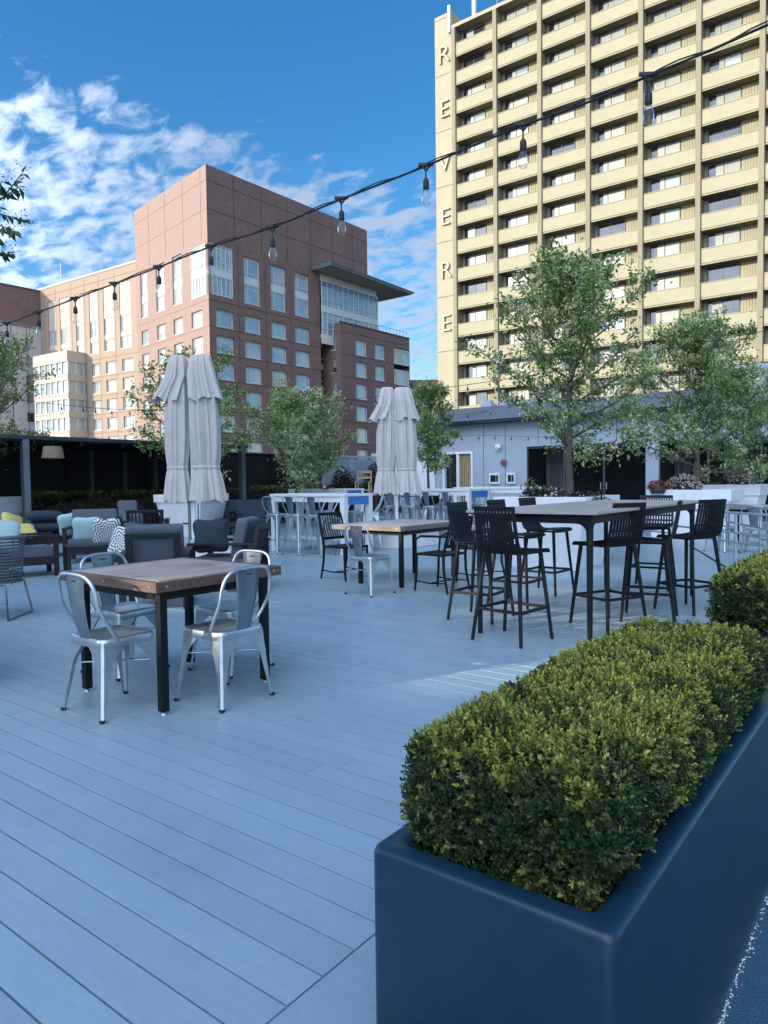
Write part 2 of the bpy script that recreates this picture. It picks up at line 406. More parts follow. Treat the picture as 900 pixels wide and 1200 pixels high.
def win(M, o, off, parent, rr, split=(.28,), fw=.16, pal=('pane_pale','pane_blue'), name='window', trans=None, fr='mull', sill=True):
    a, b, c, d = o; mb = MB(M)
    e = .02
    mb.box(a+e, off-.05, c+e, a+fw, off+.1, d-e, 0); mb.box(b-fw, off-.05, c+e, b-e, off+.1, d-e, 0)
    mb.box(a+fw, off-.05, d-fw, b-fw, off+.1, d-e, 0); mb.box(a+fw, off-.05, c+e, b-fw, off+.1, c+fw, 0)
    if sill: mb.box(a, off+.105, c+.01, b, off+.34, c+.1, 0)
    cuts = [a+fw] + [a + (b-a)*f for f in split] + [b-fw]
    zc = [c+fw] + ([] if trans is None else [c + (d-c)*f for f in trans]) + [d-fw]
    for f in split: mb.box(a+(b-a)*f-.06, off-.05, c+fw, a+(b-a)*f+.06, off+.085, d-fw, 0)
    if trans:
        for f in trans: mb.box(a+fw, off-.05, c+(d-c)*f-.06, b-fw, off+.07, c+(d-c)*f+.06, 0)
    for i in range(len(cuts)-1):
        for j in range(len(zc)-1):
            mi = 1 + (0 if rr.random() < (.75 if i == 0 else .35) else 1)
            t = rr.uniform(-.012, .012)
            mb.quad((cuts[i],off+t,zc[j]),(cuts[i+1],off-t,zc[j]),(cuts[i+1],off-t,zc[j+1]),(cuts[i],off+t,zc[j+1]), mi)
            if mi == 2 and rr.random() < .5:   # half drawn blind behind the pane
                zb = zc[j+1] - (zc[j+1]-zc[j]) * rr.uniform(.15, .6)
                mb.quad((cuts[i],off+.014,zb),(cuts[i+1],off+.014,zb),(cuts[i+1],off+.014,zc[j+1]),(cuts[i],off+.014,zc[j+1]), 1)
    return mb.build(name, [MT[fr], MT[pal[0]], MT[pal[1]]], parent)

def brick_buildings():
    rr = random.Random(5)
    C0 = at_depth(241, 192, 100); C0z = C0.z
    dR = Vector(ray(1122, 555)[:2]).normalized(); dL = Vector(ray(-335, 572)[:2]).normalized()
    dR = Vector((dR.x, dR.y, 0)); dL = Vector((dL.x, dL.y, 0))
    nR = Vector((dR.y, -dR.x, 0)); nL = Vector((-dL.y, dL.x, 0))
    if nL.y > 0: nL = -nL
    base = Vector((C0.x, C0.y, 0)); TOP = C0z; ZB = -.16
    B = thing('brick_building', 'tall red brick building with a flat roof canopy and glass corner windows', 'building', base)
    O = Vector((0,0,0))
    MR = face_matrix(O, dR, nR); ML = face_matrix(O, dL, nL)
    LW, RW = 23.4, 35.06
    dep = .42
    rows = [26.35 - 3.76*k for k in range(7)]
    colsR = [(1.2,4.45),(6.5,9.68),(11.8,14.98),(16.88,20.12)]
    colsL = [(19.2,21.85),(13.3,16.25),(7.7,10.7),(1.95,5.1)]
    opR = [(a,b,z-2.55,z) for a,b in colsR for z in rows]
    opL = [(a,b,z-2.4,z) for a,b in colsL for z in rows]
    tallR = [(a,b,28.1,35.0) for a,b in colsR[1:]]
    tallL = [(a,b,28.4,35.7) for a,b in colsL[:3]]
    corner = (28.25, 35.4)
    gl = (22.7, RW, 24.6, 34.9)   # where the glazed lounge breaks the wall
    w = MB(MR)
    slot = (22.7, 25.5, ZB, 27.0)
    wall_open(w, 0, RW, ZB, TOP, opR + tallR + [(0, 4.4, *corner), (22.7, RW, 26.0, 35.4), (22.7, 25.5, ZB, 26.0)], dep, 0)
    for z in (44.05, 40.1): w.box(0, .02, z-.045, RW, .03, z+.045, 1)
    for s in (4.85, 10.1, 15.4, 20.6, 25.8, 31.0): w.box(s-.06, .02, 36.2, s+.06, .03, TOP-.3, 1)
    for k in range(7):
        z = 27.45 - 3.76*k; w.box(0, .02, z-.05, 22.6, .028, z+.05, 1)
    for s in (5.4, 10.7, 15.9): w.box(s-.04, .02, 1, s+.04, .027, 36.1, 1)
    w.build('wall', [MT['brick_red'], MT['brick_seam']], B)
    w = MB(ML)
    wall_open(w, 0, LW, ZB, TOP, opL + tallL + [(0, 5.0, *corner)], dep, 0)
    for z in (44.05, 40.1): w.box(0, .02, z-.045, LW, .03, z+.045, 1)
    for s in (1.7, 7.0, 12.7, 18.3): w.box(s-.06, .02, 36.2, s+.06, .03, TOP-.3, 1)
    for k in range(7):
        z = 27.45 - 3.76*k; w.box(0, .02, z-.05, LW, .028, z+.05, 1)
    w.build('wall', [MT['brick_sunlit'], MT['tan_seam']], B)
    r = MB()
    a, b2, c, d = O, dL*LW, dL*LW + dR*RW, dR*RW
    up = Vector((0,0,TOP))
    r.add([a+up, d+up, c+up, b2+up], [(0,1,2,3)])
    r.build('roof', MT['canopy'], B)
    r = MB(); zb = Vector((0,0,ZB))
    r.add([d+zb, c+zb, c+up, d+up, b2+zb, b2+up], [(0,1,2,3),(1,4,5,2)])
    r.build('rear_wall', MT['brick_red'], B)
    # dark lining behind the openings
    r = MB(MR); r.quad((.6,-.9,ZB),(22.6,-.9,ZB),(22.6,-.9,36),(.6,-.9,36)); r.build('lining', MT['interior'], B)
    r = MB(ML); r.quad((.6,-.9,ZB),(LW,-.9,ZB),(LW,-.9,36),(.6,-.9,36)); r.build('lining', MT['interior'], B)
    for o in opR[:]:
        if o[2] < 3: continue
        win(MR, o, -dep+.06, B, rr, (.26,), pal=('pane_pale','pane_blue'))
    for o in opL:
        if o[2] < 3: continue
        win(ML, o, -dep+.06, B, rr, (.34,), pal=('pane_curtain','pane_pale'))
    for M, L, pal in ((MR, tallR, ('pane_pale','pane_blue')), (ML, tallL, ('pane_curtain','pane_pale'))):
        for a, b_, c_, d_ in L:
            win(M, (a, b_, 31.95, d_), -dep+.06, B, rr, (.3,), pal=pal, trans=(.24,.86), sill=False)
            win(M, (a, b_, c_, 31.0), -dep+.06, B, rr, (.3,), pal=pal, sill=True)
            MB(M).box(a, -dep-.02, 31.0, b_, -dep+.2, 31.95).build('spandrel', MT['spandrel'], B)
    for M, L in ((MR, 4.4), (ML, 5.0)):
        for zz in ((28.25, 31.0), (32.0, 35.4)):
            win(M, (.02, L, *zz), -.1, B, rr, (.18,.36,.54,.72,.9), fw=.12, pal=('pane_pale','pane_blue') if M is MR else ('pane_curtain','pane_pale'), trans=(.3,.85) if zz[0] > 30 else None, name='corner_window', sill=False)
        MB(M).box(.02, -.4, 31.0, L, -.02, 32.0).build('spandrel', MT['spandrel'], B)
    # glazed lounge under the canopy
    g = MB(MR)
    for z0, z1 in ((26.0, 29.6), (30.7, 34.6)):
        n = 11; s0, s1 = 22.75, 37.3
        for i in range(n):
            a = s0 + (s1-s0)*i/n; b_ = s0 + (s1-s0)*(i+1)/n
            mi = 1 if i >= 9 else 2
            t = rr.uniform(-.01,.01)
            g.quad((a,.3+t,z0),(b_,.3-t,z0),(b_,.3-t,z1-.9),(a,.3+t,z1-.9), mi)
            g.quad((a,.3,z1-.9),(b_,.3,z1-.9),(b_,.3,z1),(a,.3,z1), 3 if z1 > 32 else mi)
            g.box(a-.06,.27,z0,a+.06,.42,z1,0)
        g.box(s0,.27,z1-.95,s1,.40,z1-.82,0); g.box(s0,.27,z0+.9,s1,.39,z0+1.0,0); g.box(s0,.24,z1,s1,.44,z1+.25,0)
        g.box(s1-.1,.27,z0,s1+.08,.45,z1+.25,0)
        g.quad((s1,.3,z0),(s1,-9,z0),(s1,-9,z1),(s1,.3,z1), 1)
    g.box(22.7,.2,29.6,37.35,.38,30.7,4); g.box(22.7,.2,24.4,25.6,.32,26.0,4)
    g.box(22.75,-9,34.86,37.3,.2,35.9,4); g.box(22.75,-9,25.3,37.3,.2,25.95,4)
    g.build('lounge_glazing', [MT['mull'], MT['pane_pale'], MT['pane_blue'], MT['pane_dark'], MT['spandrel']], B)
    c_ = MB(MR)
    c_.add([(20.8,4.3,36.0),(44.0,3.2,36.0),(44.0,-10,36.0),(20.8,.13,36.0),(20.5,4.7,36.5),(44.6,3.5,36.5),(44.6,-10,36.5),(20.5,.13,36.5)],
           [(3,2,1,0),(4,5,6,7),(0,1,5,4),(1,2,6,5),(2,3,7,6),(3,0,4,7)], 0)
    c_.add([(21.3,4.0,35.96),(43.6,2.9,35.96),(43.6,-9.6,35.96),(21.3,.14,35.96)], [(0,1,2,3)], 1)
    c_.build('roof_canopy', [MT['canopy'], MT['soffit']], B)
    # recessed slot of dark windows
    s_ = MB(MR)
    s_.quad((22.7,-2.2,ZB),(26.5,-2.2,ZB),(26.5,-2.2,26),(22.7,-2.2,26), 0)
    s_.quad((22.7,0,ZB),(22.7,-2.2,ZB),(22.7,-2.2,26),(22.7,0,26), 3)
    for k in range(6):
        z = 24.3 - 3.76*k
        s_.box(22.8,-2.2,z-2.5,25.4,-2.1,z, 1)
        s_.box(22.8,-2.2,z,25.4,-2.06,z+.9, 2)
        s_.box(24.0,-2.2,z-2.5,24.15,-2.05,z, 2); s_.box(22.8,-2.2,z-2.0,25.4,-2.06,z-1.85,2)
    s_.build('stair_glazing', [MT['brick_red'], MT['pane_dark'], MT['precast'], MT['brick_red']], B)
    # lower block standing forward at the right end
    AO = 1.85; A0, A1, AZ = 25.55, 44.9, 28.1
    PA = dR*A0 + nR*AO
    MA = face_matrix(PA, dR, nR); MAL = face_matrix(PA, -nR, -dR)
    wPA = PA + base
    opA = []
    cx = [tuple(on_face(px, py, wPA, dR)[0] for px, py in (((416.8,396)),(430,398))), tuple(on_face(px, py, wPA, dR)[0] for px, py in ((439.3,402),(451,404)))]
    arow = [25.85 - 3.78*k for k in range(7)]
    for a, b_ in cx:
        for z in arow: opA.append((a, b_, z-2.65, z))
    ce = on_face(461.5, 408, wPA, dR)[0]
    W = A1 - A0
    w = MB(MA); wall_open(w, 0, W, ZB, AZ, opA + [(ce, W, arow[1]-3.0, arow[0]+.1), (ce, W, arow[3]-3.0, arow[2]+.1)], .4, 0)
    for k in range(7):
        z = 26.75 - 3.78*k; w.box(0,.02,z-.05,W,.03,z+.05,1)
    w.box(-.1,-.2,AZ,W+.1,.1,AZ+.25,1)
    sdep = 5.0
    w2 = MB(MAL); wall_open(w2, 0, sdep, ZB, AZ, [(1.0, 2.3, z-2.3, z) for z in arow], .3, 0)
    w.build('annex_wall', [MT['brick_red'], MT['brick_seam']], B); w2.build('annex_wall', [MT['brick_red']], B)
    q = MB(MA); q.quad((0,0,AZ),(W,0,AZ),(W,-14,AZ),(0,-14,AZ)); q.quad((W,0,ZB),(W,-14,ZB),(W,-14,AZ),(W,0,AZ)); q.build('annex_roof', MT['brick_red'], B)
    for i in range(13):
        pass
    rl = MB(MA)
    for i in range(14): rl.box(6+i*1.0,-.5,AZ+.25,6.07+i*1.0,-.43,AZ+1.3)
    rl.box(6,-.5,AZ+1.25,19.1,-.42,AZ+1.35); rl.build('roof_railing', MT['mull'], B)
    for o in opA:
        if o[2] > 4: win(MA, o, -.34, B, rr, (.26,), pal=('pane_pale','pane_blue'))
    for z in arow:
        if z > 6: win(MAL, (1.0, 2.3, z-2.3, z), -.25, B, rr, (), fw=.14, pal=('pane_blue','pane_dark'))
    for k in (0, 2):
        for j in (0, 1):
            z = arow[k+j]; win(MA, (ce, W-.05, z-2.9, z), -.2, B, rr, (.25,.62), fw=.2, pal=('pane_curtain','pane_pale'), name='corner_window')
    # roof mast and vents
    m = MB(MR); m.tube([(17,-4,TOP),(17,-4,TOP+1.8)], .08, 6); m.tube([(17,-4.2,TOP+1.2),(17,-3.8,TOP+1.2)], .3, 6); m.tube([(29,-.4,TOP),(29,-.4,TOP+1.3)], .12, 6)
    m.build('roof_mast', MT['mull'], B)

    # ---- paler wing running back to the left
    P0 = base + dL*24.0; P1 = base + dL*69.5
    sc_ = .886; P1 = Vector((CAM.x + (P1.x)*sc_, P1.y*sc_, 0)); 
    dW = (P1 - P0); LWg = dW.length; dW.normalize(); nW = Vector((-dW.y, dW.x, 0))
    if nW.y > 0: nW = -nW
    WG = thing('brick_wing', 'pale tan brick wing with tall cream panels and a glazed projecting bay', 'building', P0)
    MW = face_matrix(Vector((0,0,0)), dW, nW)
    f = lambda x, y: on_face(x, y, P0, dW)
    zt = f(150, 310)[1]
    tc = []
    for a, b_ in ((140.8,154),(121.8,134),(105.2,115),(89.2,98.2),(70.6,82),(57,65.8)):
        s_a = f(b_, 390)[0]; s_b = f(a, 390)[0]; tc.append((s_a, s_b))
    z1, z2, z3, z4, z5 = (f(147, y)[1] for y in (329, 368, 388, 393.5, 408))
    rws = []
    for y0, y1 in ((420,435),(442,457),(465,480),(487.5,502),(510,525)):
        rws.append((f(149, y1)[1], f(149, y0)[1]))
    ops = [(a, b_, z5, z1) for a, b_ in tc] + [(a-.3, b_-.3, c1, c2) for a, b_ in tc[:4] for c1, c2 in rws]
    w = MB(MW); wall_open(w, -1, LWg+2, ZB, zt, ops, .4, 0)
    for z in [z1+1.2] + [r_[1]+.75 for r_ in rws]: w.box(-1,.02,z-.05,LWg+2,.03,z+.05,1)
    for a, b_ in tc: w.box(b_+1.2,.02,5,b_+1.3,.028,zt-.3,1)
    w.box(-1,-.1,zt,LWg+2,.1,zt+.35,2)
    w.quad((-1,0,zt),(LWg+2,0,zt),(LWg+2,-16,zt),(-1,-16,zt), 1); w.quad((-1,-1,ZB),(LWg+2,-1,ZB),(LWg+2,-1,zt),(-1,-1,zt), 3)
    w.quad((-1,-16,ZB),(LWg+2,-16,ZB),(LWg+2,-16,zt),(-1,-16,zt), 0)
    w.build('wall', [MT['brick_cream'], MT['tan_seam'], MT['precast'], MT['interior']], WG)
    for a, b_ in tc:
        MB(MW).box(a, -.39, z2+.02, b_, -.12, z1).build('cream_panel', MT['precast'], WG)
        win(MW, (a, b_, z3, z2), -.34, WG, rr, (.55,), pal=('pane_curtain','pane_pale'), sill=False)
        MB(MW).box(a, -.38, z4, b_, -.1, z3).build('spandrel', MT['precast'], WG)
        win(MW, (a, b_, z5, z4), -.34, WG, rr, (.55,), pal=('pane_curtain','pane_pale'))
    for a, b_ in tc[:4]:
        for c1, c2 in rws: win(MW, (a-.3, b_-.3, c1, c2), -.34, WG, rr, (.3,), pal=('pane_curtain','pane_pale'))
    # projecting bay: front spans px 65..86
    dep = 3.6
    b0 = f(101, 450)[0]; b1 = f(62, 450)[0] ; zb = f(88, 414)[1] - .3
    bay = MB(MW)
    bay.box(b0, .01, ZB, b1, dep-.25, zb-.02, 1)
    bay.box(b0-.15,0.02,zb-1.9,b1+.15,dep,zb,0)
    pit = 3.25
    for k in range(6):
        z = zb - 1.9 - pit*k
        bay.box(b0-.12,.02,z-3.25,b1+.12,dep-.02,z-2.1,0)
        n = 6
        for i in range(n+1):
            s = b0 + (b1-b0)*i/n; bay.box(s-.12,dep-.3,z-2.1,s+.12,dep-.05,z,2)
        for i in range(3):
            yv = .4 + (dep-.6)*i/2; bay.box(b0-.06,yv-.1,z-2.1,b0+.1,yv+.1,z,2)
        for i in range(10):
            s = b0 + .5 + (b1-b0-1)*i/9; bay.box(s-.13,dep-.1,z-2.55,s+.13,dep+.0,z-2.3,3)
    bay.build('glazed_bay', [MT['precast'], MT['pane_pale'], MT['mull'], MT['pane_dark']], WG)
    MB(MW).tube([(26,-3,zt),(26,-3,zt+5.5)], .07, 6).build('flagpole', MT['mull'], WG)

    # ---- dark wing coming forward at the far left
    PD = P1 + dW*.3 + nW*.05
    DK = thing('brick_wing', 'shaded dark brick wing with a pale lower wall, at the far left edge', 'building', PD)
    dD = -dR; nD = Vector((1,0,0)) if dR.y > 0 else nR
    nD = nR
    MD = face_matrix(Vector((0,0,0)), dD, nD)
    fd = lambda x, y: on_face(x, y, PD, dD)
    ztd = fd(30, 339)[1]; zs = fd(30, 380)[1]
    Ld = fd(-14, 339)[0]
    opsd = [(a, a+1.5, z-1.9, z) for a in (1.6, Ld*.62) for z in [zs-2.6-3.4*k for k in range(6)] if z > 5]
    w = MB(MD); wall_open(w, 0, Ld, zs, ztd, [], .2, 0); wall_open(w, 0, Ld, ZB, zs, opsd, .35, 1)
    w.box(0,.01,zs-.5,Ld,.15,zs,2)
    w.box(0,-.1,ztd,Ld,.08,ztd+.3,3)
    for s in (Ld*.3, Ld*.6): w.box(s-.06,.01,ZB+4,s+.06,.02,zs-.5,3)
    w.quad((0,0,ztd),(Ld,0,ztd),(Ld,-26,ztd),(0,-26,ztd), 3)
    w.quad((Ld,0,ZB),(Ld,-26,ZB),(Ld,-26,ztd),(Ld,0,ztd), 0); w.quad((0,-26,ZB),(Ld,-26,ZB),(Ld,-26,ztd),(0,-26,ztd), 0); w.quad((0,-.9,ZB),(0,-26,ZB),(0,-26,ztd),(0,-.9,ztd),0)
    w.build('wall', [MT['brick_red'], MT['grey_panel'], MT['fascia'], MT['brick_seam']], DK)
    for o in opsd: win(MD, o, -.3, DK, rr, (), fw=.14, pal=('pane_blue','pane_dark'))
brick_buildings()

# ------------------------------------------------------------------ hotel tower
def tower():
    rr = random.Random(9)
    Y0 = 60.0; XL = -38.8; Xp = -36.66; PITCHX = 4.42; FH = 2.651; NB = 7
    T = thing('hotel_tower', 'tall cream concrete tower of stacked balconies with letters down its end wall', 'building', (XL, Y0, 0))
    ox = Xp - XL; DEP = 1.06
    Zt = 44.45; zf = [41.73 - FH*k for k in range(14)]
    XE = ox + PITCHX*NB
    w = MB()
    w.box(0, 0, -.16, ox-.2, 15, Zt+1.75)                    # end wall with the letters
    w.box(ox-.19, DEP, -.16, XE+3.2, 14.6, Zt+.1)              # body behind the balconies
    w.box(XE+.23, 0.02, -.16, XE+3.2, DEP-.01, Zt+.6)
    w.build('wall', [MT['stucco']], T)
    s = MB()
    for k in range(9): s.box(.02,-.012,3.4+FH*2*k,ox-.22,-.004,3.45+FH*2*k)
    s.build('wall_joint', MT['seam'], T)
    r = MB(); r.box(ox-.18,-.1,Zt,XE+.22,DEP-.02,Zt+.32); r.box(ox-.18,DEP-.01,Zt+.12,XE,14.5,Zt+.5)
    r.build('roof', MT['stucco'], T)
    for i in range(NB+1):
        x = ox + PITCHX*i
        MB().box(x-.19,-.14,-.16,x+.19,DEP-.01,Zt-.01).build('fin', MT['fin'], T)
    # back wall panel strips (fluted panel right of each window), one mesh
    p = MB()
    for i in range(NB):
        x0 = ox + PITCHX*i
        for n in range(6):
            xx = x0 + 2.95 + n*.2; p.box(xx,DEP-.035,0,xx+.15,DEP-.002,Zt-.05)
    p.build('fluted_panel', MT['stucco2'], T)
    bm = MB(); hw = PITCHX/2 - .2
    bm.box(-hw,.02,0,hw,.16,1.22,0)                      # parapet
    bm.box(-hw,.17,.02,hw,DEP-.02,.2,1)                  # slab
    bm.box(-hw,.0,.10,hw,.018,.14,2); bm.box(-hw,-.02,1.22,hw,.2,1.27,0)
    bal = bm.build('balcony', [MT['stucco2'], MT['fin'], MT['seam']], T)
    wins = []
    for v in range(6):
        wm = MB(); W0, W1 = -1.72, .62; z0, z1 = .25, 2.58
        fw = .06; off = DEP - .02
        wm.box(W0,off-.06,z0,W1,off+.015,z0+fw,0); wm.box(W0,off-.06,z1-fw,W1,off+.015,z1,0)
        for xx in (W0, -.62 if v != 2 else -.9, W1-fw): wm.box(xx,off-.06,z0+fw,xx+fw,off+.015,z1-fw,0)
        m_ = -.62 if v != 2 else -.9
        c1 = {0: W0+.55, 1: W0+.75, 2: W0+.45, 3: m_, 4: W0+.12, 5: W0+.35}[v]
        segs = [(W0+fw, c1, 1), (c1, m_, 2), (m_+fw, W1-fw, (2, 3, 2, 1, 2, 1)[v])]
        for a, b, mi in segs:
            if b - a > .02: wm.quad((a,off-.03,z0+fw),(b,off-.03,z0+fw),(b,off-.03,z1-fw),(a,off-.03,z1-fw), mi)
        wins.append(wm)
    wobj = [wm.build('window', [MT['mulld'], MT['pane_dark'], MT['tower_curtain'], MT['pane_pale']], T) for wm in wins]
    used = set(); first = True
    for i in range(NB):
        xc = ox + PITCHX*(i+.5)
        for k, z in enumerate(zf):
            if first: b = bal; first = False
            else:
                b = bal.copy(); COL.objects.link(b); b.parent = T
            b.location = (xc, 0, z)
            v = rr.choice((0,0,1,2,2,3,4,5))
            if v not in used: w_ = wobj[v]; used.add(v)
            else:
                w_ = wobj[v].copy(); COL.objects.link(w_); w_.parent = T
            w_.location = (xc, 0, z)
    # lower storeys hidden behind the low building
    lo = MB()
    for i in range(NB):
        xc = ox + PITCHX*(i+.5)
        for k in (14, 15):
            z = 41.73 - FH*k
            lo.box(xc-hw,.02,z,xc+hw,.16,z+1.22); lo.box(xc-hw,.17,z+.02,xc+hw,DEP-.02,z+.2)
    lo.build('lower_balconies', MT['stucco2'], T)
    # lettering down the end wall
    for n, ch in enumerate('REVERE'):
        cu = bpy.data.curves.new('letter', 'FONT'); cu.body = ch; cu.size = 2.35; cu.extrude = .06; cu.align_x = 'CENTER'
        cu.offset = -.02
        o = bpy.data.objects.new('letter', cu); COL.objects.link(o); o.parent = T
        o.rotation_euler = (PI/2, 0, 0); o.location = (1.12, -.16, 41.55 - 5.12*n)
        dg = bpy.context.evaluated_depsgraph_get(); dg.update()
        me = bpy.data.meshes.new_from_object(o.evaluated_get(dg)); me.name = 'letter'
        if not me.materials: me.materials.append(MT['letter'])
        else: me.materials[0] = MT['letter']
        lo_ = bpy.data.objects.new('raised_letter', me); COL.objects.link(lo_); lo_.parent = T; lo_.rotation_euler = o.rotation_euler; lo_.location = o.location
        bpy.data.objects.remove(o); bpy.data.curves.remove(cu)
    a = MB(); a.box(1.62,-.25,Zt-.3,1.86,-.02,Zt+2.2); a.build('antenna', MT['white'], T)
    a = MB(); a.box(4.0,.3,Zt+.3,4.3,.6,Zt+3.4); a.build('antenna', MT['white'], T)
    a = MB(); a.tube([(6.6,.4,Zt+.3),(6.6,.4,Zt+1.6)], .05, 6); a.tube([(6.3,.4,Zt+1.2),(6.9,.4,Zt+1.2)], .05, 6); a.build('roof_rail', MT['steel'], T)
    MB().box(2.2,4,Zt+.5,9,9,Zt+3.2).build('penthouse', MT['stucco2'], T)
tower()

# distant slab of building seen between the brick block and the tower
D = thing('office_block', 'narrow grey block with dark openings far behind the closed umbrellas', 'building', at_depth(490, 560, 150) * 1)
D.location.z = 0
m = MB(face_matrix(Vector((0,0,0)), Vector((.8,.6,0)), Vector((.6,-.8,0))))
m.box(-8,-12,0,8,0,22.5); m.build('wall', MT['fin'], D)
m = MB(face_matrix(Vector((0,0,0)), Vector((.8,.6,0)), Vector((.6,-.8,0))))
for k in range(5):
    for i in range(4): m.box(-6.6+3.6*i,-.05,20.4-3.6*k,-4.4+3.6*i,.04,21.9-3.6*k)
m.build('window_grid', MT['pane_dark'], D)

# ------------------------------------------------------------------ low grey building along the far edge of the deck
def low_building():
    YB = 23.5
    T = thing('low_building', 'low pale grey clad building with dark glazing across the back of the deck', 'building', (-8, YB, 0))
    X = lambda x: x + 8
    w = MB()
    ops = [(X(-15.0),X(-13.66),-.02,2.42),(X(-11.45),X(-7.25),-.02,2.5),(X(-6.84),X(3.4),-.02,2.5)]
    Mx = Matrix.Identity(4); Mx.col[1] = (0,-1,0,0)
    w = MB(Mx); wall_open(w, X(-16.6), X(4), -.16, 3.62, ops, .12, 0)
    for x in (-15.9,-13.2,-12.3,-11.0,-9.6,-8.2,-5.6,-4.2,-2.8,-1.4,0): w.box(X(x)-.008,.0,2.55 if x > -11.4 else 0,X(x)+.008,.006,3.55,1)
    w.quad((X(-16.6),0,-.16),(X(-16.6),-9,-.16),(X(-16.6),-9,3.62),(X(-16.6),0,3.62),0)
    w.build('wall', [MT['low_wall'], MT['seam']], T)
    MB().box(X(-16.9),-.55,3.42,X(4),9,3.50).build('soffit', MT['interior'], T)
    MB().box(X(-16.95),-.6,3.51,X(4),9,3.98).build('parapet', MT['fascia'], T)
    MB().box(X(-5.3),-.2,3.99,X(4),6,4.62).build('raised_parapet', MT['low_wall'], T)
    # glazing
    def glazing(x0, x1, n, z1, name):
        g = MB()
        for i in range(n+1):
            x = x0 + (x1-x0)*i/n; g.box(x-.035,.06,0,x+.035,.16,z1,0)
        g.box(x0,.061,z1-.07,x1,.159,z1-.002,0); g.box(x0,.061,0,x1,.159,.12,0)
        f = g.build(name, MT['mulld'], T)
        p = MB(); p.quad((x0,.11,.1),(x1,.11,.1),(x1,.11,z1-.05),(x0,.11,z1-.05))
        p.build('glass_pane', MT['glass_dark'], f)
    glazing(X(-11.45), X(-7.25), 3, 2.49, 'glazed_door')
    glazing(X(-6.84), X(3.4), 7, 2.49, 'glazed_front')
    h = MB()
    for x in (-8.75, -8.55): h.box(X(x)-.015,.02,.95,X(x)+.015,.05,1.2)
    h.build('door_handle', MT['galv'], T)
    inn = MB(); inn.box(X(-11.6),3.2,-.1,X(3.6),3.3,2.7); inn.box(X(-11.6),.17,2.55,X(3.6),3.2,2.62); inn.box(X(-11.6),.17,-.1,X(3.6),3.2,0.0)
    inn.box(X(-11.62),.17,-.1,X(-11.6),3.2,2.6); inn.box(X(-7.2),.17,0,X(-6.9),3.2,2.55)
    inn.build('interior', MT['interior'], T)
    d = MB(); rr = random.Random(4)
    for x0, x1 in ((-11.3,-10.6),(-6.7,-6.2),(-5.2,-4.2),(-3.4,-3.0),(-2.2,-1.4)):
        n = int((x1-x0)/.1)
        pts = [(X(x0+i*.1/2), 1.3+.09*math.sin(i*1.9)) for i in range(2*n+1)]
        for i in range(len(pts)-1): d.quad((*pts[i],.05),(*pts[i+1],.05),(*pts[i+1],2.5),(*pts[i],2.5))
    d.build('drape', MT['drape'], T)
    # sliding door with vertical blinds
    s = MB()
    x0, x1 = X(-15.0), X(-13.66)
    s.box(x0,-.03,0,x0+.09,.1,2.42,0); s.box(x1-.09,-.03,0,x1,.1,2.42,0); s.box(x0+.09,-.03,2.33,x1-.09,.1,2.42,0); s.box((x0+x1)/2-.05,-.02,0,(x0+x1)/2+.05,.1,2.33,0)
    sd = s.build('sliding_door', MT['white'], T)
    b = MB()
    for i in range(6): b.box((x0+x1)/2+.07+i*.088,.09,.06,(x0+x1)/2+.118+i*.088,.12,2.3)
    b.build('blind', MT['natural'], sd)
    b = MB(); b.box(x0+.05,.2,0,x1-.05,.24,2.4); b.build('glass_pane', MT['pane_dark'], sd)
    MB().box(X(-16.2),-.06,0,X(-15.35),-.005,2.3).build('side_door', MT['white'], T)
    v = MB()
    for x in (-13.0,-12.2): v.box(X(x)-.22,-.15,3.99,X(x)+.22,.25,4.14); v.box(X(x)-.14,-.09,4.14,X(x)+.14,.19,4.26)
    for x in (-11.3,): v.box(X(x)-.3,-.1,3.99,X(x)+.3,.3,4.18)
    v.build('roof_vent', MT['low_wall'], T)
    for p, r_ in ((X(-12.55), 2.52),):
        l = MB(); l.box(p-.1,-.12,r_-.05,p+.1,-.004,r_+.12); l.tube([(p,-.12,r_-.02),(p,-.2,r_-.06)], .07, 10); l.build('wall_lamp', MT['white'], T)
    bl = MB(); q = X(-12.35); bl.tube([(q,-.004,1.95),(q,-.07,1.95)], .12, 16); bl.build('alarm_bell', MT['fascia'], T)
    bl = MB(); bl.tube([(q,-.071,1.95),(q,-.1,1.95)], .07, 12); bl.build('alarm_dome', MT['red'], T)
    for x, ww in ((-12.72, .42), (-12.05, .34)):
        f = MB(); f.box(X(x)-ww/2,-.09,1.18,X(x)+ww/2,-.004,1.58,0); f.box(X(x)-ww/2+.06,-.1,1.25,X(x)+ww/2-.14,-.091,1.5,1); f.box(X(x)+ww/2-.12,-.1,1.25,X(x)+ww/2-.04,-.091,1.5,1)
        f.build('wall_cabinet', [MT['white'], MT['pane_dark']], T)
low_building()

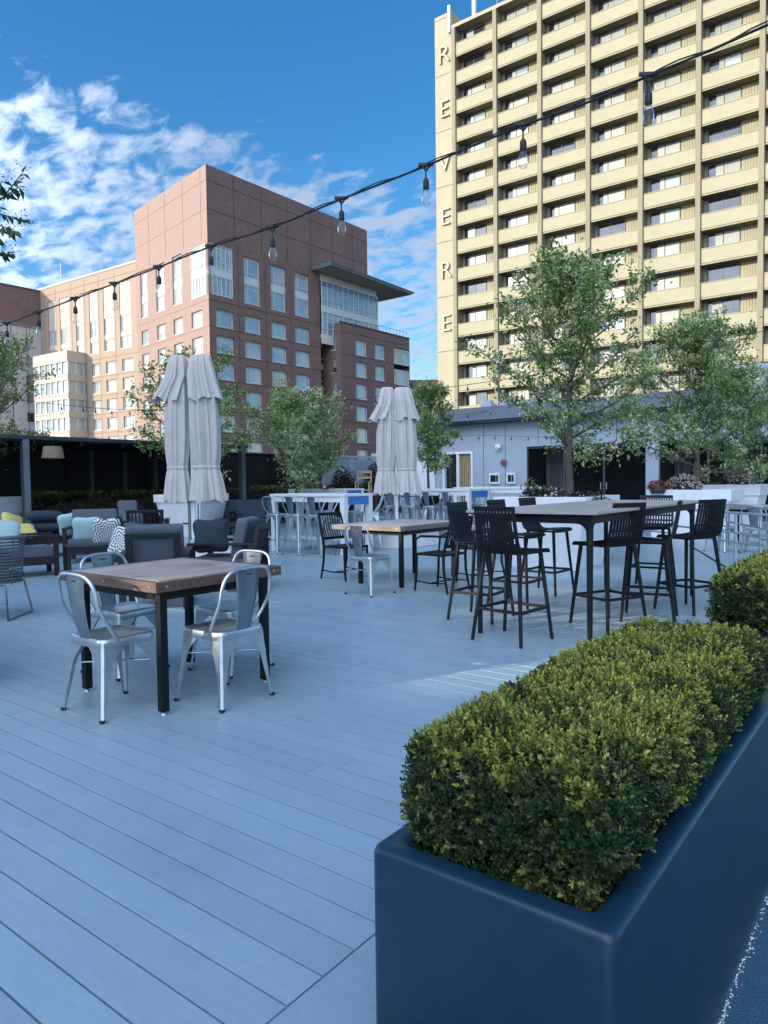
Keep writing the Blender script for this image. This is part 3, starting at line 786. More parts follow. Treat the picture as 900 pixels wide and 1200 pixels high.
# unseen thin wall added behind the camera: it keeps the deck in shade and lets a little low sun
# through slots placed to throw sun patches on the deck
def shade_wall():
    T = thing('shade_screen', 'added thin cream wall standing unseen behind the deck, with open slots for sun patches', 'building', (-24, -25, 0))
    slots = []
    for px, py, wx, ly in ((-2.12,4.75,.9,2.0), (-2.85,6.55,1.8,1.1), (-3.1,8.0,1.6,1.0), (-6.3,5.0,.9,1.2), (-4.4,9.3,1.4,1.2)):
        xc = px - .4833*(py+25) + 24; zc = (py+25)*.3186; h = ly*.3186
        slots.append((xc-wx/2, xc+wx/2, zc-h/2, zc+h/2))
    Mx = Matrix.Identity(4)
    m = MB(Mx)
    wall_open(m, -25, 24.5, -.16, 21, slots, .22, 0); wall_open(m, -25, 24.5, -.16, 21, slots, 0, 0, off=-.22)
    m.quad((-25,0,21),(24.5,0,21),(24.5,-.22,21),(-25,-.22,21)); m.quad((-25,0,-.16),(-25,-.22,-.16),(-25,-.22,21),(-25,0,21)); m.quad((24.5,0,-.16),(24.5,-.22,-.16),(24.5,-.22,21),(24.5,0,21))
    m.build('wall', MT['stucco'], T)
shade_wall()
# ------------------------------------------------------------------ foliage
def leaf_mesh(name, P, D, N, L, W, tint, material, parent=None, fold=.25, shape=.45):
    n = len(P)
    D = D / (np.linalg.norm(D, axis=1, keepdims=True) + 1e-9)
    S = np.cross(D, N); S /= (np.linalg.norm(S, axis=1, keepdims=True) + 1e-9)
    N = np.cross(S, D)
    L = np.broadcast_to(L, (n,))[:, None]; W = np.broadcast_to(W, (n,))[:, None]
    V = np.empty((n, 4, 3), dtype=np.float32)
    V[:, 0] = P; V[:, 1] = P + D*L*shape + S*W/2 + N*W*fold; V[:, 2] = P + D*L - N*L*.12; V[:, 3] = P + D*L*shape - S*W/2 + N*W*fold
    idx = np.arange(n)[:, None]*4
    F = np.concatenate([idx+0, idx+1, idx+2, idx+0, idx+2, idx+3], axis=1).astype(np.int32).ravel()
    me = bpy.data.meshes.new(name)
    me.vertices.add(n*4); me.vertices.foreach_set('co', V.ravel())
    me.loops.add(n*6); me.loops.foreach_set('vertex_index', F)
    me.polygons.add(n*2); me.polygons.foreach_set('loop_start', np.arange(0, n*6, 3, dtype=np.int32)); me.polygons.foreach_set('loop_total', np.full(n*2, 3, dtype=np.int32))
    me.update(calc_edges=True)
    ca = me.color_attributes.new('tint', 'FLOAT_COLOR', 'POINT')
    c = np.ones((n, 4, 4), dtype=np.float32); c[:, :, :3] = tint[:, None, :]
    ca.data.foreach_set('color', c.ravel())
    me.materials.append(material)
    o = bpy.data.objects.new(name, me); COL.objects.link(o)
    if parent is not None: o.parent = parent
    return o
def unit(a): return a / (np.linalg.norm(a, axis=-1, keepdims=True) + 1e-9)

def hedge_shape(lo, hi, n, rng, rnd=.075):
    # points and normals on a bumpy rounded box (no bottom)
    lo = np.array(lo, float); hi = np.array(hi, float); c = (lo+hi)/2; h = (hi-lo)/2
    areas = np.array([4*h[0]*h[1], 4*h[0]*h[2], 4*h[0]*h[2], 4*h[1]*h[2], 4*h[1]*h[2]])
    side = rng.choice(5, n, p=areas/areas.sum())
    uv = rng.uniform(-1, 1, (n, 2)); P = np.zeros((n, 3))
    for k, (ax, sg) in enumerate(((2,1),(1,-1),(1,1),(0,-1),(0,1))):
        m = side == k; o = [i for i in range(3) if i != ax]
        P[m, ax] = sg*h[ax]; P[m, o[0]] = uv[m, 0]*h[o[0]]; P[m, o[1]] = uv[m, 1]*h[o[1]]
    inner = np.clip(P, -(h-rnd), h-rnd); inner[:, 2] = np.clip(P[:, 2], -h[2], h[2]-rnd)
    d = P - inner; N = unit(d)
    P = inner + N*rnd
    w = P + c
    b = (np.sin(w[:,0]*17+1.3)*np.sin(w[:,1]*13+.5)*np.sin(w[:,2]*19+2)*.5 + np.sin(w[:,0]*41+w[:,1]*37)*np.sin(w[:,2]*43+w[:,1]*29)*.35 + np.sin(w[:,1]*5.3+w[:,0]*3)*.35)
    b = np.clip(b, -1.5, 1.0)*.8 + .7*np.sin(w[:,0]*61+np.sin(w[:,1]*23)*2)*np.sin(w[:,1]*57+np.sin(w[:,2]*31)*2)*np.sin(w[:,2]*59+w[:,0]*17)
    P = P + N*(b*.017)[:, None]
    P = P + c
    P[:,0] = np.clip(P[:,0], lo[0]-.012, hi[0]+.012); P[:,1] = np.clip(P[:,1], lo[1]-.012, hi[1]+.012)
    low = P[:,2] < lo[2]+.12
    P[low,0] = np.clip(P[low,0], lo[0]+.02, hi[0]-.045); P[low,1] = np.clip(P[low,1], lo[1]+.02, hi[1]-.02)
    return P, N, b

def box_hedge(name, lo, hi, parent, nsp, per=9, ls=.0155, seed=1, bright=1.0):
    rng = np.random.default_rng(seed)
    P, N, b = hedge_shape(lo, hi, nsp, rng)
    depth = rng.uniform(-.040, .006, nsp) ** 1
    P = P + N*depth[:, None]
    axis = unit(N*1.0 + np.array([0,0,.55]) + rng.normal(0, .38, (nsp, 3)))
    # patches of pale young growth, thickest on top
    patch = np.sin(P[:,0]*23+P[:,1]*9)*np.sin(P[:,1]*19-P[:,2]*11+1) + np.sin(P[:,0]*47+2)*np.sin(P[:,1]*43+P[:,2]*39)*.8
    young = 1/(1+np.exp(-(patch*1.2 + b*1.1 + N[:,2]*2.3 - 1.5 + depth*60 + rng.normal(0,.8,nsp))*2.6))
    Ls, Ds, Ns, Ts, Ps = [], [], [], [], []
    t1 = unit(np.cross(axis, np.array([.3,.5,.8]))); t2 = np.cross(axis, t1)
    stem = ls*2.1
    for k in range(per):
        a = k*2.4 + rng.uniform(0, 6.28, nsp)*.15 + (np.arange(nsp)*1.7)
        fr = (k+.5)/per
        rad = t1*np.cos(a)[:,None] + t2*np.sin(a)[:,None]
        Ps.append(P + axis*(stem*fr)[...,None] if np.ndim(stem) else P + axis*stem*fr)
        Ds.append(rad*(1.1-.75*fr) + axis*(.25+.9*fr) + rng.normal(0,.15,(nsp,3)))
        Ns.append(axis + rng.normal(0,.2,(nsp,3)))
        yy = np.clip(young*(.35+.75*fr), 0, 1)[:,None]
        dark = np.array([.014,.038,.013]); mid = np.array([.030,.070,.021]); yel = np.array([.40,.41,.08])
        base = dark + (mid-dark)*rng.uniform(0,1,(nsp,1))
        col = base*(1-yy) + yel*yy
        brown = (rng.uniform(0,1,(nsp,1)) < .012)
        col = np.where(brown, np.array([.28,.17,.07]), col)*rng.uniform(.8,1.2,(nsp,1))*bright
        Ts.append(col); Ls.append(ls*rng.uniform(.75,1.2,nsp)*(1.05-.3*fr))
    L = np.concatenate(Ls)
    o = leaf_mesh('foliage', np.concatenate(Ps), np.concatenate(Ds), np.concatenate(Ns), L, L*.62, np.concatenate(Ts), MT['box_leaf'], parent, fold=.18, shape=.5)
    core = MB(); e = .07
    core.cushion(((lo[0]+hi[0])/2,(lo[1]+hi[1])/2,(lo[2]+hi[2])/2-.02), (hi[0]-lo[0])/2-e, (hi[1]-lo[1])/2-e, (hi[2]-lo[2])/2-e*.7, p=8)
    core.build('dark_core', MT['soil'], parent)  # solid dark core added behind the leaves to keep the hedge opaque
    return o

def tree(name, label, cat, base, H, zb, R, nleaf, ls, seed, group=None, trunk_r=.06, nprim=20, flower=.25, lean=(0,0), tilt=.9, tones=0):
    rng = np.random.default_rng(seed); rr = random.Random(seed)
    T = thing(name, label, cat, base, 0, group)
    tm = MB(); bm = MB()
    top = H*.86
    pts = []; n = 9
    for i in range(n+1):
        t = i/n; pts.append(Vector((lean[0]*t*t + rr.uniform(-1,1)*.025*t*3, lean[1]*t*t + rr.uniform(-1,1)*.025*t*3, top*t)))
    split = int(n*max(.3, zb/top*1.0))
    rad = [trunk_r*(1.18 if i == 0 else 1)*(1-.82*(i/n)) for i in range(n+1)]
    tm.tube(pts, rad, 10)
    tm.build('trunk', MT['bark'], T)
    def along(t):
        f = t*n; i = min(int(f), n-1); return pts[i].lerp(pts[i+1], f-i)
    tips = []   # (pos, dir, weight)
    for k in range(nprim):
        t = (k+.5)/nprim
        z0 = zb*.86 + (top*.99 - zb*.86)*t**.9
        st = along(min(.999, z0/top)); az = k*2.399 + rr.uniform(-.5,.5)
        prof = (math.sin(PI*min(1, (t*.68+.29)))**.65) * (1 - .22*t)
        Lb = R*prof*rr.uniform(.72,1.18)
        el = math.radians(rr.uniform(0,26) + 46*t)*tilt
        d = Vector((math.cos(az)*math.cos(el), math.sin(az)*math.cos(el), math.sin(el)))
        p = st.copy(); bp = [p.copy()]; m = 5
        for j in range(m):
            d = (d + Vector((rr.uniform(-.16,.16), rr.uniform(-.16,.16), .07+rr.uniform(-.12,.14)))).normalized()
            p = p + d*(Lb/m); bp.append(p.copy())
        r0 = trunk_r*(.42 - .22*t)
        bm.tube(bp, [r0*(1-.85*j/m) for j in range(m+1)], 6)
        for j in range(1, m+1):
            for q in range(3 if j < m else 4):
                s0 = bp[j].lerp(bp[j-1], rr.uniform(0,.9))
                dd = (d + Vector((rr.gauss(0,.75), rr.gauss(0,.75), rr.gauss(.18,.55)))).normalized()
                Ls = R*rr.uniform(.16,.40)*(1.05-.1*j)
                e1 = s0 + dd*Ls*.5; dd2 = (dd + Vector((rr.gauss(0,.25),rr.gauss(0,.25),.15))).normalized(); e2 = e1 + dd2*Ls*.5
                bm.tube([s0, e1, e2], [r0*.30, r0*.2, r0*.08], 4, caps=False)
                for u in np.linspace(.25, 1, 5):
                    pt = s0.lerp(e1, u*2) if u < .5 else e1.lerp(e2, u*2-1)
                    tips.append((pt, dd2, rr.choice((.05,.15,.6,1.4,2.2))))
    bm.build('branches', MT['bark'], T)
    TP = np.array([p[0][:] for p in tips]); TD = np.array([p[1][:] for p in tips]); Wt = np.array([p[2] for p in tips]); Wt /= Wt.sum()
    pick = rng.choice(len(TP), nleaf, p=Wt)
    off = rng.normal(0, 1, (nleaf, 3)); off *= (R*.035*rng.uniform(.3,1.6,(nleaf,1)))
    P = TP[pick] + off
    D = TD[pick]*.6 + rng.normal(0,.8,(nleaf,3)) + np.array([0,0,-.25])
    N = rng.normal(0,.5,(nleaf,3)) + np.array([0,0,1.0])
    nf = int(nleaf*flower)
    clus = rng.uniform(0,1,len(TP))[pick][:,None]
    pal = [((.08,.155,.04),(.20,.30,.09),(.44,.50,.22)), ((.125,.19,.08),(.28,.35,.16),(.50,.54,.32))][tones]
    a, b, c = (np.array(x) for x in pal)
    u = np.clip(clus*.75 + rng.uniform(0,.5,(nleaf,1)) - .1, 0, 1)
    col = np.where(u < .5, a + (b-a)*u*2, b + (c-b)*(u*2-1))*rng.uniform(.85,1.15,(nleaf,1))
    L = ls*rng.uniform(.6,1.25,nleaf)
    leaf_mesh('crown', P, D, N, L, L*.55, col, MT['leaf'], T)
    if nf:
        pf = rng.choice(len(TP), max(8, nf//14), p=Wt)
        pf = np.repeat(pf, 14)
        P = TP[pf] + rng.normal(0, ls*.50, (len(pf),3)) + np.array([0,0,ls*.35])
        fc = np.array([.92,.88,.78])*rng.uniform(.55,1.1,(len(pf),1))
        L = ls*.42*rng.uniform(.7,1.3,len(pf))
        leaf_mesh('blossom', P, rng.normal(0,1,(len(pf),3)), rng.normal(0,.6,(len(pf),3))+np.array([0,0,1.]), L, L*.9, fc, MT['leaf'], T)
    return T

def bush_leaves(parent, c, r, n, ls, seed, cols, name='foliage', flat=.7):
    rng = np.random.default_rng(seed)
    d = unit(rng.normal(0,1,(n,3))); d[:,2] = np.abs(d[:,2])
    P = np.array(c) + d*np.array([r[0],r[1],r[2]])*rng.uniform(.45,1.05,(n,1))
    col = np.array([cols[i] for i in rng.integers(0,len(cols),n)])*rng.uniform(.7,1.25,(n,1))
    L = ls*rng.uniform(.6,1.3,n)
    return leaf_mesh(name, P, d + rng.normal(0,.6,(n,3)), rng.normal(0,.5,(n,3))+np.array([0,0,1.]), L, L*.6, col, MT['leaf'], parent)

# ------------------------------------------------------------------ planters
def tapered_planter(name, label, loc, w, d, h, lip, rz=0, group='white tapered planters', taper=.16):
    T = thing(name, label, 'planter', loc, rz, group)
    def ring(a, b, z): return [(-a/2,-b/2,z),(a/2,-b/2,z),(a/2,b/2,z),(-a/2,b/2,z)]
    m = MB(); k = taper
    zr = h - lip
    m.loft([ring(w*(1-2*k*.9), d*(1-2*k*.9), 0), ring(w-.09, d-.09, zr)], smooth=False)
    m.build('body', MT['planter_white'], T, bevel=.012)
    m = MB()
    m.loft([ring(w-.085, d-.085, zr+.002), ring(w-.02,d-.02,zr+.004), ring(w,d,h), ring(w-.09,d-.09,h), ring(w-.10,d-.10,h-.12)], smooth=False, caps=False)
    m.build('rim', MT['planter_white'], T, bevel=.006)
    m = MB(); m.add(ring(w-.1,d-.1,h-.09), [(0,1,2,3)]); m.build('soil', MT['soil'], T)
    return T

def navy_planter(name, label, x0, x1, y0, y1, h):
    cx, cy = (x0+x1)/2, (y0+y1)/2
    T = thing(name, label, 'planter', (cx, cy, 0), 0, 'long navy planters')
    def rr_ring(a, b, z, r, n=5):
        out = []
        for sx, sy, a0 in ((1,1,0),(-1,1,90),(-1,-1,180),(1,-1,270)):
            for i in range(n+1):
                t = math.radians(a0 + 90*i/n); out.append((sx*(a/2-r)+r*math.cos(t), sy*(b/2-r)+r*math.sin(t), z))
        return out
    w, d = x1-x0, y1-y0; t = .055
    m = MB()
    m.loft([rr_ring(w-.012,d-.012,0,.018), rr_ring(w,d,.02,.022), rr_ring(w,d,h-.014,.022), rr_ring(w-.006,d-.006,h-.004,.022), rr_ring(w-.022,d-.022,h,.02),
            rr_ring(w-2*t+.02,d-2*t+.02,h,.02), rr_ring(w-2*t+.004,d-2*t+.004,h-.005,.02), rr_ring(w-2*t,d-2*t,h-.02,.02), rr_ring(w-2*t,d-2*t,h-.10,.02)], caps=False)
    m.build('body', MT['navy'], T)
    m = MB(); m.add(rr_ring(w-2*t,d-2*t,h-.075,.02), [tuple(range(24))]); m.build('soil', MT['soil'], T)
    return T

PL = dict(x0=-.882, x1=-.383, y0=1.095, y1=2.78, h=.578)
navy_planter('navy_planter', 'long navy planter in the near corner holding the nearest boxwood hedge', PL['x0'], PL['x1'], PL['y0'], PL['y1'], PL['h'])
h1 = thing('boxwood_hedge', 'clipped boxwood hedge with yellow tips growing in the nearest navy planter', 'hedge', (0,0,0), 0, 'clipped boxwood hedges')
box_hedge('foliage', (-.858,1.165,.50), (-.420,2.66,.785), h1, 26000, 9, .0122, 21)
navy_planter('navy_planter', 'second navy planter, mostly hidden behind the nearest boxwood hedge', -.882, -.383, 3.60, 5.32, .578)
h2 = thing('boxwood_hedge', 'smaller-looking boxwood hedge at the right edge behind the nearest hedge', 'hedge', (0,0,0), 0, 'clipped boxwood hedges')
box_hedge('foliage', (-.835,3.72,.50), (-.435,5.22,.825), h2, 9500, 8, .0165, 22)

tapered_planter('tapered_planter', 'big white tapered planter behind the bar table, holding the tallest tree', (-4.5, 10.28, 0), 1.45, 1.4, 1.06, .2)
tapered_planter('tapered_planter', 'wide white planter with red and white flowers behind the far bar stools', (-4.15, 17.0, 0), 1.75, 1.3, 1.05, .25, taper=.05)
p3 = at_depth(856, 569, 16.6)
tapered_planter('tapered_planter', 'white tapered planter with a deep lip at the right edge by the railing', (p3.x, p3.y+.6, 0), 1.25, 1.2, 1.14, .26)
p4 = at_depth(225, 580, 18.2)
tapered_planter('tapered_planter', 'white tapered planter behind the nearer closed umbrella', (p4.x, p4.y, 0), 1.36, 1.36, 1.06, .2, rz=.35)
p5 = at_depth(-16, 590, 17.0)
tapered_planter('tapered_planter', 'white tapered planter cut by the left edge beside the grey post', (p5.x, p5.y, 0), 1.2, 1.2, 1.06, .4, rz=.6)

# ------------------------------------------------------------------ trees
tree('tree', 'tallest flowering tree, in the white planter behind the bar table', 'tree', (-4.30,10.28,.97), 3.75, .62, 1.75, 8200, .082, 31, 'small flowering trees', trunk_r=.060, nprim=28, flower=1.2, lean=(.05,0))
tree('tree', 'broad flowering tree right of the tallest one, over the flower planter', 'tree', (-4.12,17.0,.97), 3.95, .42, 2.2, 10500, .095, 32, 'small flowering trees', trunk_r=.075, nprim=26, flower=1.2)
tree('tree', 'flowering tree nearest the right edge, rising from the deep-lipped planter', 'tree', (p3.x,p3.y+.6,1.05), 2.8, .45, 1.7, 6200, .092, 33, 'small flowering trees', trunk_r=.055, nprim=22, flower=1.2)
tree('tree', 'bushy tree behind the closed umbrella, in a white planter', 'tree', (p4.x,p4.y,.95), 3.5, .55, 2.0, 8000, .10, 34, 'small flowering trees', trunk_r=.06, nprim=24, flower=.25)
q = at_depth(347, 580, 20.5)
tree('tree', 'round pale green tree left of the lattice screen, slimmer trunk of two', 'tree', (q.x,q.y,0), 4.0, 1.35, 2.0, 9500, .10, 35, 'small flowering trees', trunk_r=.06, nprim=26, flower=.6, tones=1, tilt=.7)
q = at_depth(374, 580, 22.5)
tree('tree', 'pale green tree just left of the lattice screen, thicker trunk of two', 'tree', (q.x,q.y,0), 3.9, 1.7, 1.35, 6000, .11, 36, 'small flowering trees', trunk_r=.10, nprim=16, flower=.12, tones=1)
q = at_depth(502, 580, 23.5)
tree('tree', 'slender tree beside the sliding door of the low grey building', 'tree', (q.x,q.y,0), 4.75, 1.75, 1.5, 9000, .11, 37, 'small flowering trees', trunk_r=.06, nprim=20, flower=.12, tones=1)
tree('tree', 'tree at the left edge above the dark lounge pergola', 'tree', (p5.x,p5.y,.95), 4.3, .8, 1.95, 9500, .095, 38, 'small flowering trees', trunk_r=.06, nprim=24, flower=.5, tones=1)
def overhang():
    b = at_depth(-150, 500, 4.4)
    T = thing('tree', 'dark leafy branch tips reaching in at the upper left edge', 'tree', (b.x, b.y, 0))
    rr = random.Random(8); rng = np.random.default_rng(8)
    L = lambda p: Vector(p) - T.location
    tm = MB(); hub = L(at_depth(-150, 330, 4.4)); tm.tube([(0,0,0),(.02,.01,1.2),hub*.7,hub], [.05,.045,.035,.028], 10); tm.build('trunk', MT['bark'], T)
    bm = MB(); P=[];D=[];N=[];C=[];S=[]; FP=[]
    ends = [((3,232),(26,203)), ((2,233),(22,219)), ((-6,226),(2,213)), ((-4,250),(28,258)), ((-6,262),(16,270)), ((-6,296),(12,298)), ((-30,275),(-2,281)), ((-20,236),(-4,243)), ((-60,240),(-30,250)), ((-70,270),(-40,285)), ((-50,310),(-20,320)), ((-60,215),(-25,200)), ((-90,230),(-70,190))]
    def prj(v):
        w_ = v + T.location - CAM; return w_.dot(CR)/w_.dot(CF)*F_PX + 450
    extra = []
    while len(extra) < 46:
        d = Vector((rr.gauss(0,1), rr.gauss(0,1), rr.gauss(.25,.7))).normalized()
        e = hub + d*rr.uniform(.45,1.05)
        if prj(e) < -45: extra.append((hub.lerp(e, rr.uniform(.45,.75)) + Vector((0,0,.06)), e))
    for (s, e) in extra:
        bm.tube([hub.lerp(Vector((.02,.01,1.6)), rr.random()*.5), hub.lerp(s, .6), s, e], [.016,.010,.006,.002], 5)
        ax = (e - s).normalized()
        for k in range(9):
            p = s.lerp(e, .05 + .95*k/8)
            for r_ in range(3):
                d = (ax*.7 + Vector((rr.gauss(0,.7),rr.gauss(0,.7),rr.gauss(-.3,.5)))).normalized()
                P.append(p[:]); D.append(d[:]); N.append((rr.gauss(0,.6),rr.gauss(0,.6),1)); S.append(rr.uniform(.05,.078)); v = rr.uniform(.6,1.3); C.append((.04*v,.085*v,.026*v))
    for (a, b2) in ends:
        s = L(at_depth(*a, 4.1)); e = L(at_depth(*b2, 3.9)); m = hub.lerp(s, .55) + Vector((0,0,.05))
        bm.tube([hub, m, s, e], [.014,.009,.005,.002], 5)
        ax = (e - s).normalized()
        for k in range(5):
            p = s.lerp(e, .25 + .75*k/4)
            for r_ in range(2):
                d = (ax*.8 + Vector((rr.gauss(0,.6),rr.gauss(0,.6),rr.gauss(-.45,.45)))).normalized()
                P.append(p[:]); D.append(d[:]); N.append((rr.gauss(0,.6),rr.gauss(0,.6)-.3,1)); S.append(rr.uniform(.05,.078)); v = rr.uniform(.6,1.3); C.append((.032*v,.070*v,.022*v))
        for k in range(14):
            q_ = e + Vector((rr.gauss(0,.025),rr.gauss(0,.025),rr.gauss(.03,.03))); FP.append(q_[:])
    bm.build('branches', MT['bark'], T)
    S = np.array(S); leaf_mesh('crown', np.array(P), np.array(D), np.array(N), S, S*.5, np.array(C), MT['leaf'], T, fold=.15, shape=.42)
    n = len(FP); leaf_mesh('blossom', np.array(FP), rng.normal(0,1,(n,3)), rng.normal(0,1,(n,3)), np.full(n,.012), np.full(n,.008), np.tile([.06,.09,.05],(n,1)), MT['leaf'], T)
    tapered_planter('tapered_planter', 'white planter outside the left edge under the overhanging branch', (b.x, b.y, -.01), .9, .9, .7, .15)
overhang()

# plants in the planters
def flowers(name, label, cat, c, r, seed, cols, fcols, nl=260, nf=120, ls=.06, pot=None):
    T = thing(name, label, cat, c)
    if pot: MB().lathe([(pot*.75,0),(pot,.16),(pot*.9,.16)], 16).build('pot', MT['pot'], T)
    z = .1 if pot else 0
    bush_leaves(T, (0,0,z), r, nl, ls, seed, cols)
    rng = np.random.default_rng(seed+1)
    d = unit(rng.normal(0,1,(nf,3))); d[:,2] = np.abs(d[:,2])
    P = np.array((0,0,z)) + d*np.array(r)*1.02
    col = np.array([fcols[i] for i in rng.integers(0,len(fcols),nf)])*rng.uniform(.8,1.15,(nf,1))
    leaf_mesh('blossom', P, rng.normal(0,1,(nf,3)), d, np.full(nf,ls*.8), np.full(nf,ls*.75), col, MT['leaf'], T)
    return T
G1 = [(.03,.06,.02),(.05,.09,.03),(.07,.05,.05)]; DK = [(.03,.02,.03),(.05,.03,.04),(.03,.05,.02)]
W1 = [(.6,.55,.55),(.55,.42,.45)]; RD = [(.45,.03,.04),(.35,.05,.06)]
flowers('flower_clump', 'purple and pale pink flowers round the trunk of the tallest tree', 'flowers', (-4.55,9.95,.98), (.42,.3,.2), 51, DK+G1, W1, 420, 70, .07)
flowers('flower_clump', 'dark leafy plants at the right end of the tallest tree\'s planter', 'flowers', (-3.98,10.0,.98), (.38,.28,.14), 52, DK, [(.2,.1,.12)], 300, 30, .06)
flowers('flower_clump', 'tall thin sprig with cream buds at the left end of the big planter', 'flowers', (-4.75,9.85,1.0), (.16,.12,.33), 53, G1, [(.5,.45,.3)], 70, 30, .06)
qf = at_depth(771, 574, 15.9); flowers('flower_pot', 'red flowers in a dark pot, left of the flowering tree trunk', 'flowers', (qf.x,qf.y,.97), (.24,.2,.18), 54, G1, RD, 160, 110, .06, pot=.2)
qf = at_depth(801, 574, 15.9); flowers('flower_pot', 'round mound of white and pink flowers right of the flowering tree trunk', 'flowers', (qf.x,qf.y,.97), (.38,.3,.3), 55, G1, W1, 200, 330, .07, pot=.24)
flowers('flower_pot', 'pale pink flowers in the deep-lipped planter by the right edge', 'flowers', (p3.x+.16,p3.y+.25,1.06), (.3,.25,.24), 56, G1, W1, 160, 200, .06, pot=.2)
flowers('flower_pot', 'dark purple foliage at the left of the deep-lipped planter', 'flowers', (p3.x-.32,p3.y+.2,1.06), (.26,.22,.16), 57, DK, [(.2,.1,.12)], 200, 20, .06, pot=.2)
# ------------------------------------------------------------------ furniture
def view_rz(px, phi=0.0):
    d = ray(px, 600); return math.atan2(-d.x, d.y) + math.radians(phi)
def at_X(x, y, X):
    d = ray(x, y); return CAM + d*(X/d.x)

def metal_chair(label, H=.45, tall=False, name='metal_chair', cat='chair', group='galvanised metal chairs'):
    T = thing(name, label, cat, (0,0,0), 0, group)
    sw = .178 if not tall else .158
    ft = .215 if not tall else .215
    def sq(a, z, r=.055, n=6, cy=0):
        out = []
        for sx, sy, a0 in ((1,1,0),(-1,1,90),(-1,-1,180),(1,-1,270)):
            for i in range(n+1):
                t = math.radians(a0+90*i/n); out.append((sx*(a-r)+r*math.cos(t), cy+sy*(a-r)+r*math.sin(t), z))
        return out
    m = MB()
    m.loft([sq(sw-.004,H-.052), sq(sw,H-.045), sq(sw,H-.008), sq(sw-.006,H), sq(sw-.022,H), sq(sw-.028,H-.004), sq(.05,H-.009,.03)], caps=True)
    m.build('seat', MT['galv'], T)
    for sx in (-1,1):
        for sy in (-1,1):
            m = MB(); rings = []
            zs = [H-.02, H-.05, H-.075, H-.105, H-.15, H-.22, H*.5, H*.28, .06, .012]
            for z in zs:
                t = 1 - z/(H-.02); c = sw - .006 + (ft - sw)*(t**1.15)
                w = .020 + .052*(1-t) + .10*max(0, 1 - (H-.02-z)/.15)**1.5
                w = min(w, sw - .012); th = .0035
                inn = .010
                pts = [(0,0),(-w,0),(-w,-th),(-inn-th,-th-.004),(-th-.004,-inn-th),(-th,-w),(0,-w)]
                ch = .012
                pts = [(-ch,0),(-w,0),(-w,-th),(-ch-th,-th),(-th,-ch-th),(-th,-w),(0,-w),(0,-ch)]
                ring = [(sx*(c+a), sy*(c+b), z) for a, b in pts]
                rings.append(ring)
            m.loft(rings, smooth=False)
            leg = m.build('leg', MT['galv'], T)
            f = MB(); c = ft - .012; f.box(sx*(c-.012), sy*(c-.012), 0, sx*(c+.012), sy*(c+.012), .016); f.build('foot_cap', MT['rubber'], leg)
    bh = .385 if not tall else .34
    lean = .085
    m = MB()
    def hp(x, t): return (x, -.075 - (.075 if t > .02 else 0)*min(1, t*2.2) - lean*t, H-.02 + bh*t)
    xs = sw + .004
    P = [hp(xs-.006,0), hp(xs+.006,.25), hp(xs+.012,.5), hp(xs+.008,.72), hp(xs-.012,.88), hp(xs-.05,.965), hp(xs-.10,.995), hp(.0,1.0)]
    P = P + [(-x,y,z) for x,y,z in P[:-1][::-1]]
    # smooth the hoop
    V = [Vector(p) for p in P]; out = []
    for i in range(len(V)-1):
        p0 = V[max(i-1,0)]; p1 = V[i]; p2 = V[i+1]; p3 = V[min(i+2,len(V)-1)]
        for k in range(4):
            t = k/4; out.append(.5*((2*p1)+(-p0+p2)*t+(2*p0-5*p1+4*p2-p3)*t*t+(-p0+3*p1-3*p2+p3)*t**3))
    out.append(V[-1])
    m.tube(out, .0105, 8); m.build('back_hoop', MT['galv'], T)
    m = MB(); rings = []
    for i in range(9):
        t = i/8; hw = .058 + .040*t**1.2
        y = -sw+.004 - (.075+lean+.075-sw)*t - .012*math.sin(PI*t); z = H-.012 + (bh-.006)*t
        rings.append([(-hw,y+.004,z),(-hw*.6,y-.002,z),(hw*.6,y-.002,z),(hw,y+.004,z),(hw,y+.0065,z),(hw*.6,y+.001,z),(-hw*.6,y+.001,z),(-hw,y+.0065,z)])
    m.loft(rings, smooth=True)
    sp = m.build('splat', MT['gun'], T)
    yk = -sw+.004-(.075+lean+.075-sw)*.86
    MB().box(-.022, yk-.0095, H+bh*.84, .022, yk-.0005, H+bh*.84+.007).build('hand_slot', MT['black'], sp)
    m = MB()
    if tall:
        z = .24; c = sw + (ft-sw)*.72 - .02
        for a, b in (((-c,-c),(c,-c)),((c,-c),(c,c)),((c,c),(-c,c)),((-c,c),(-c,-c))): m.bar((*a,z),(*b,z),.022,.012)
    else:
        z = H*.62; c = sw + .0
        m.tube([(-c,-c,z),(c,c,z)], .005, 6); m.tube([(-c,c,z+.011),(c,-c,z+.011)], .005, 6)
    m.build('brace', MT['galv'], T)
    return T

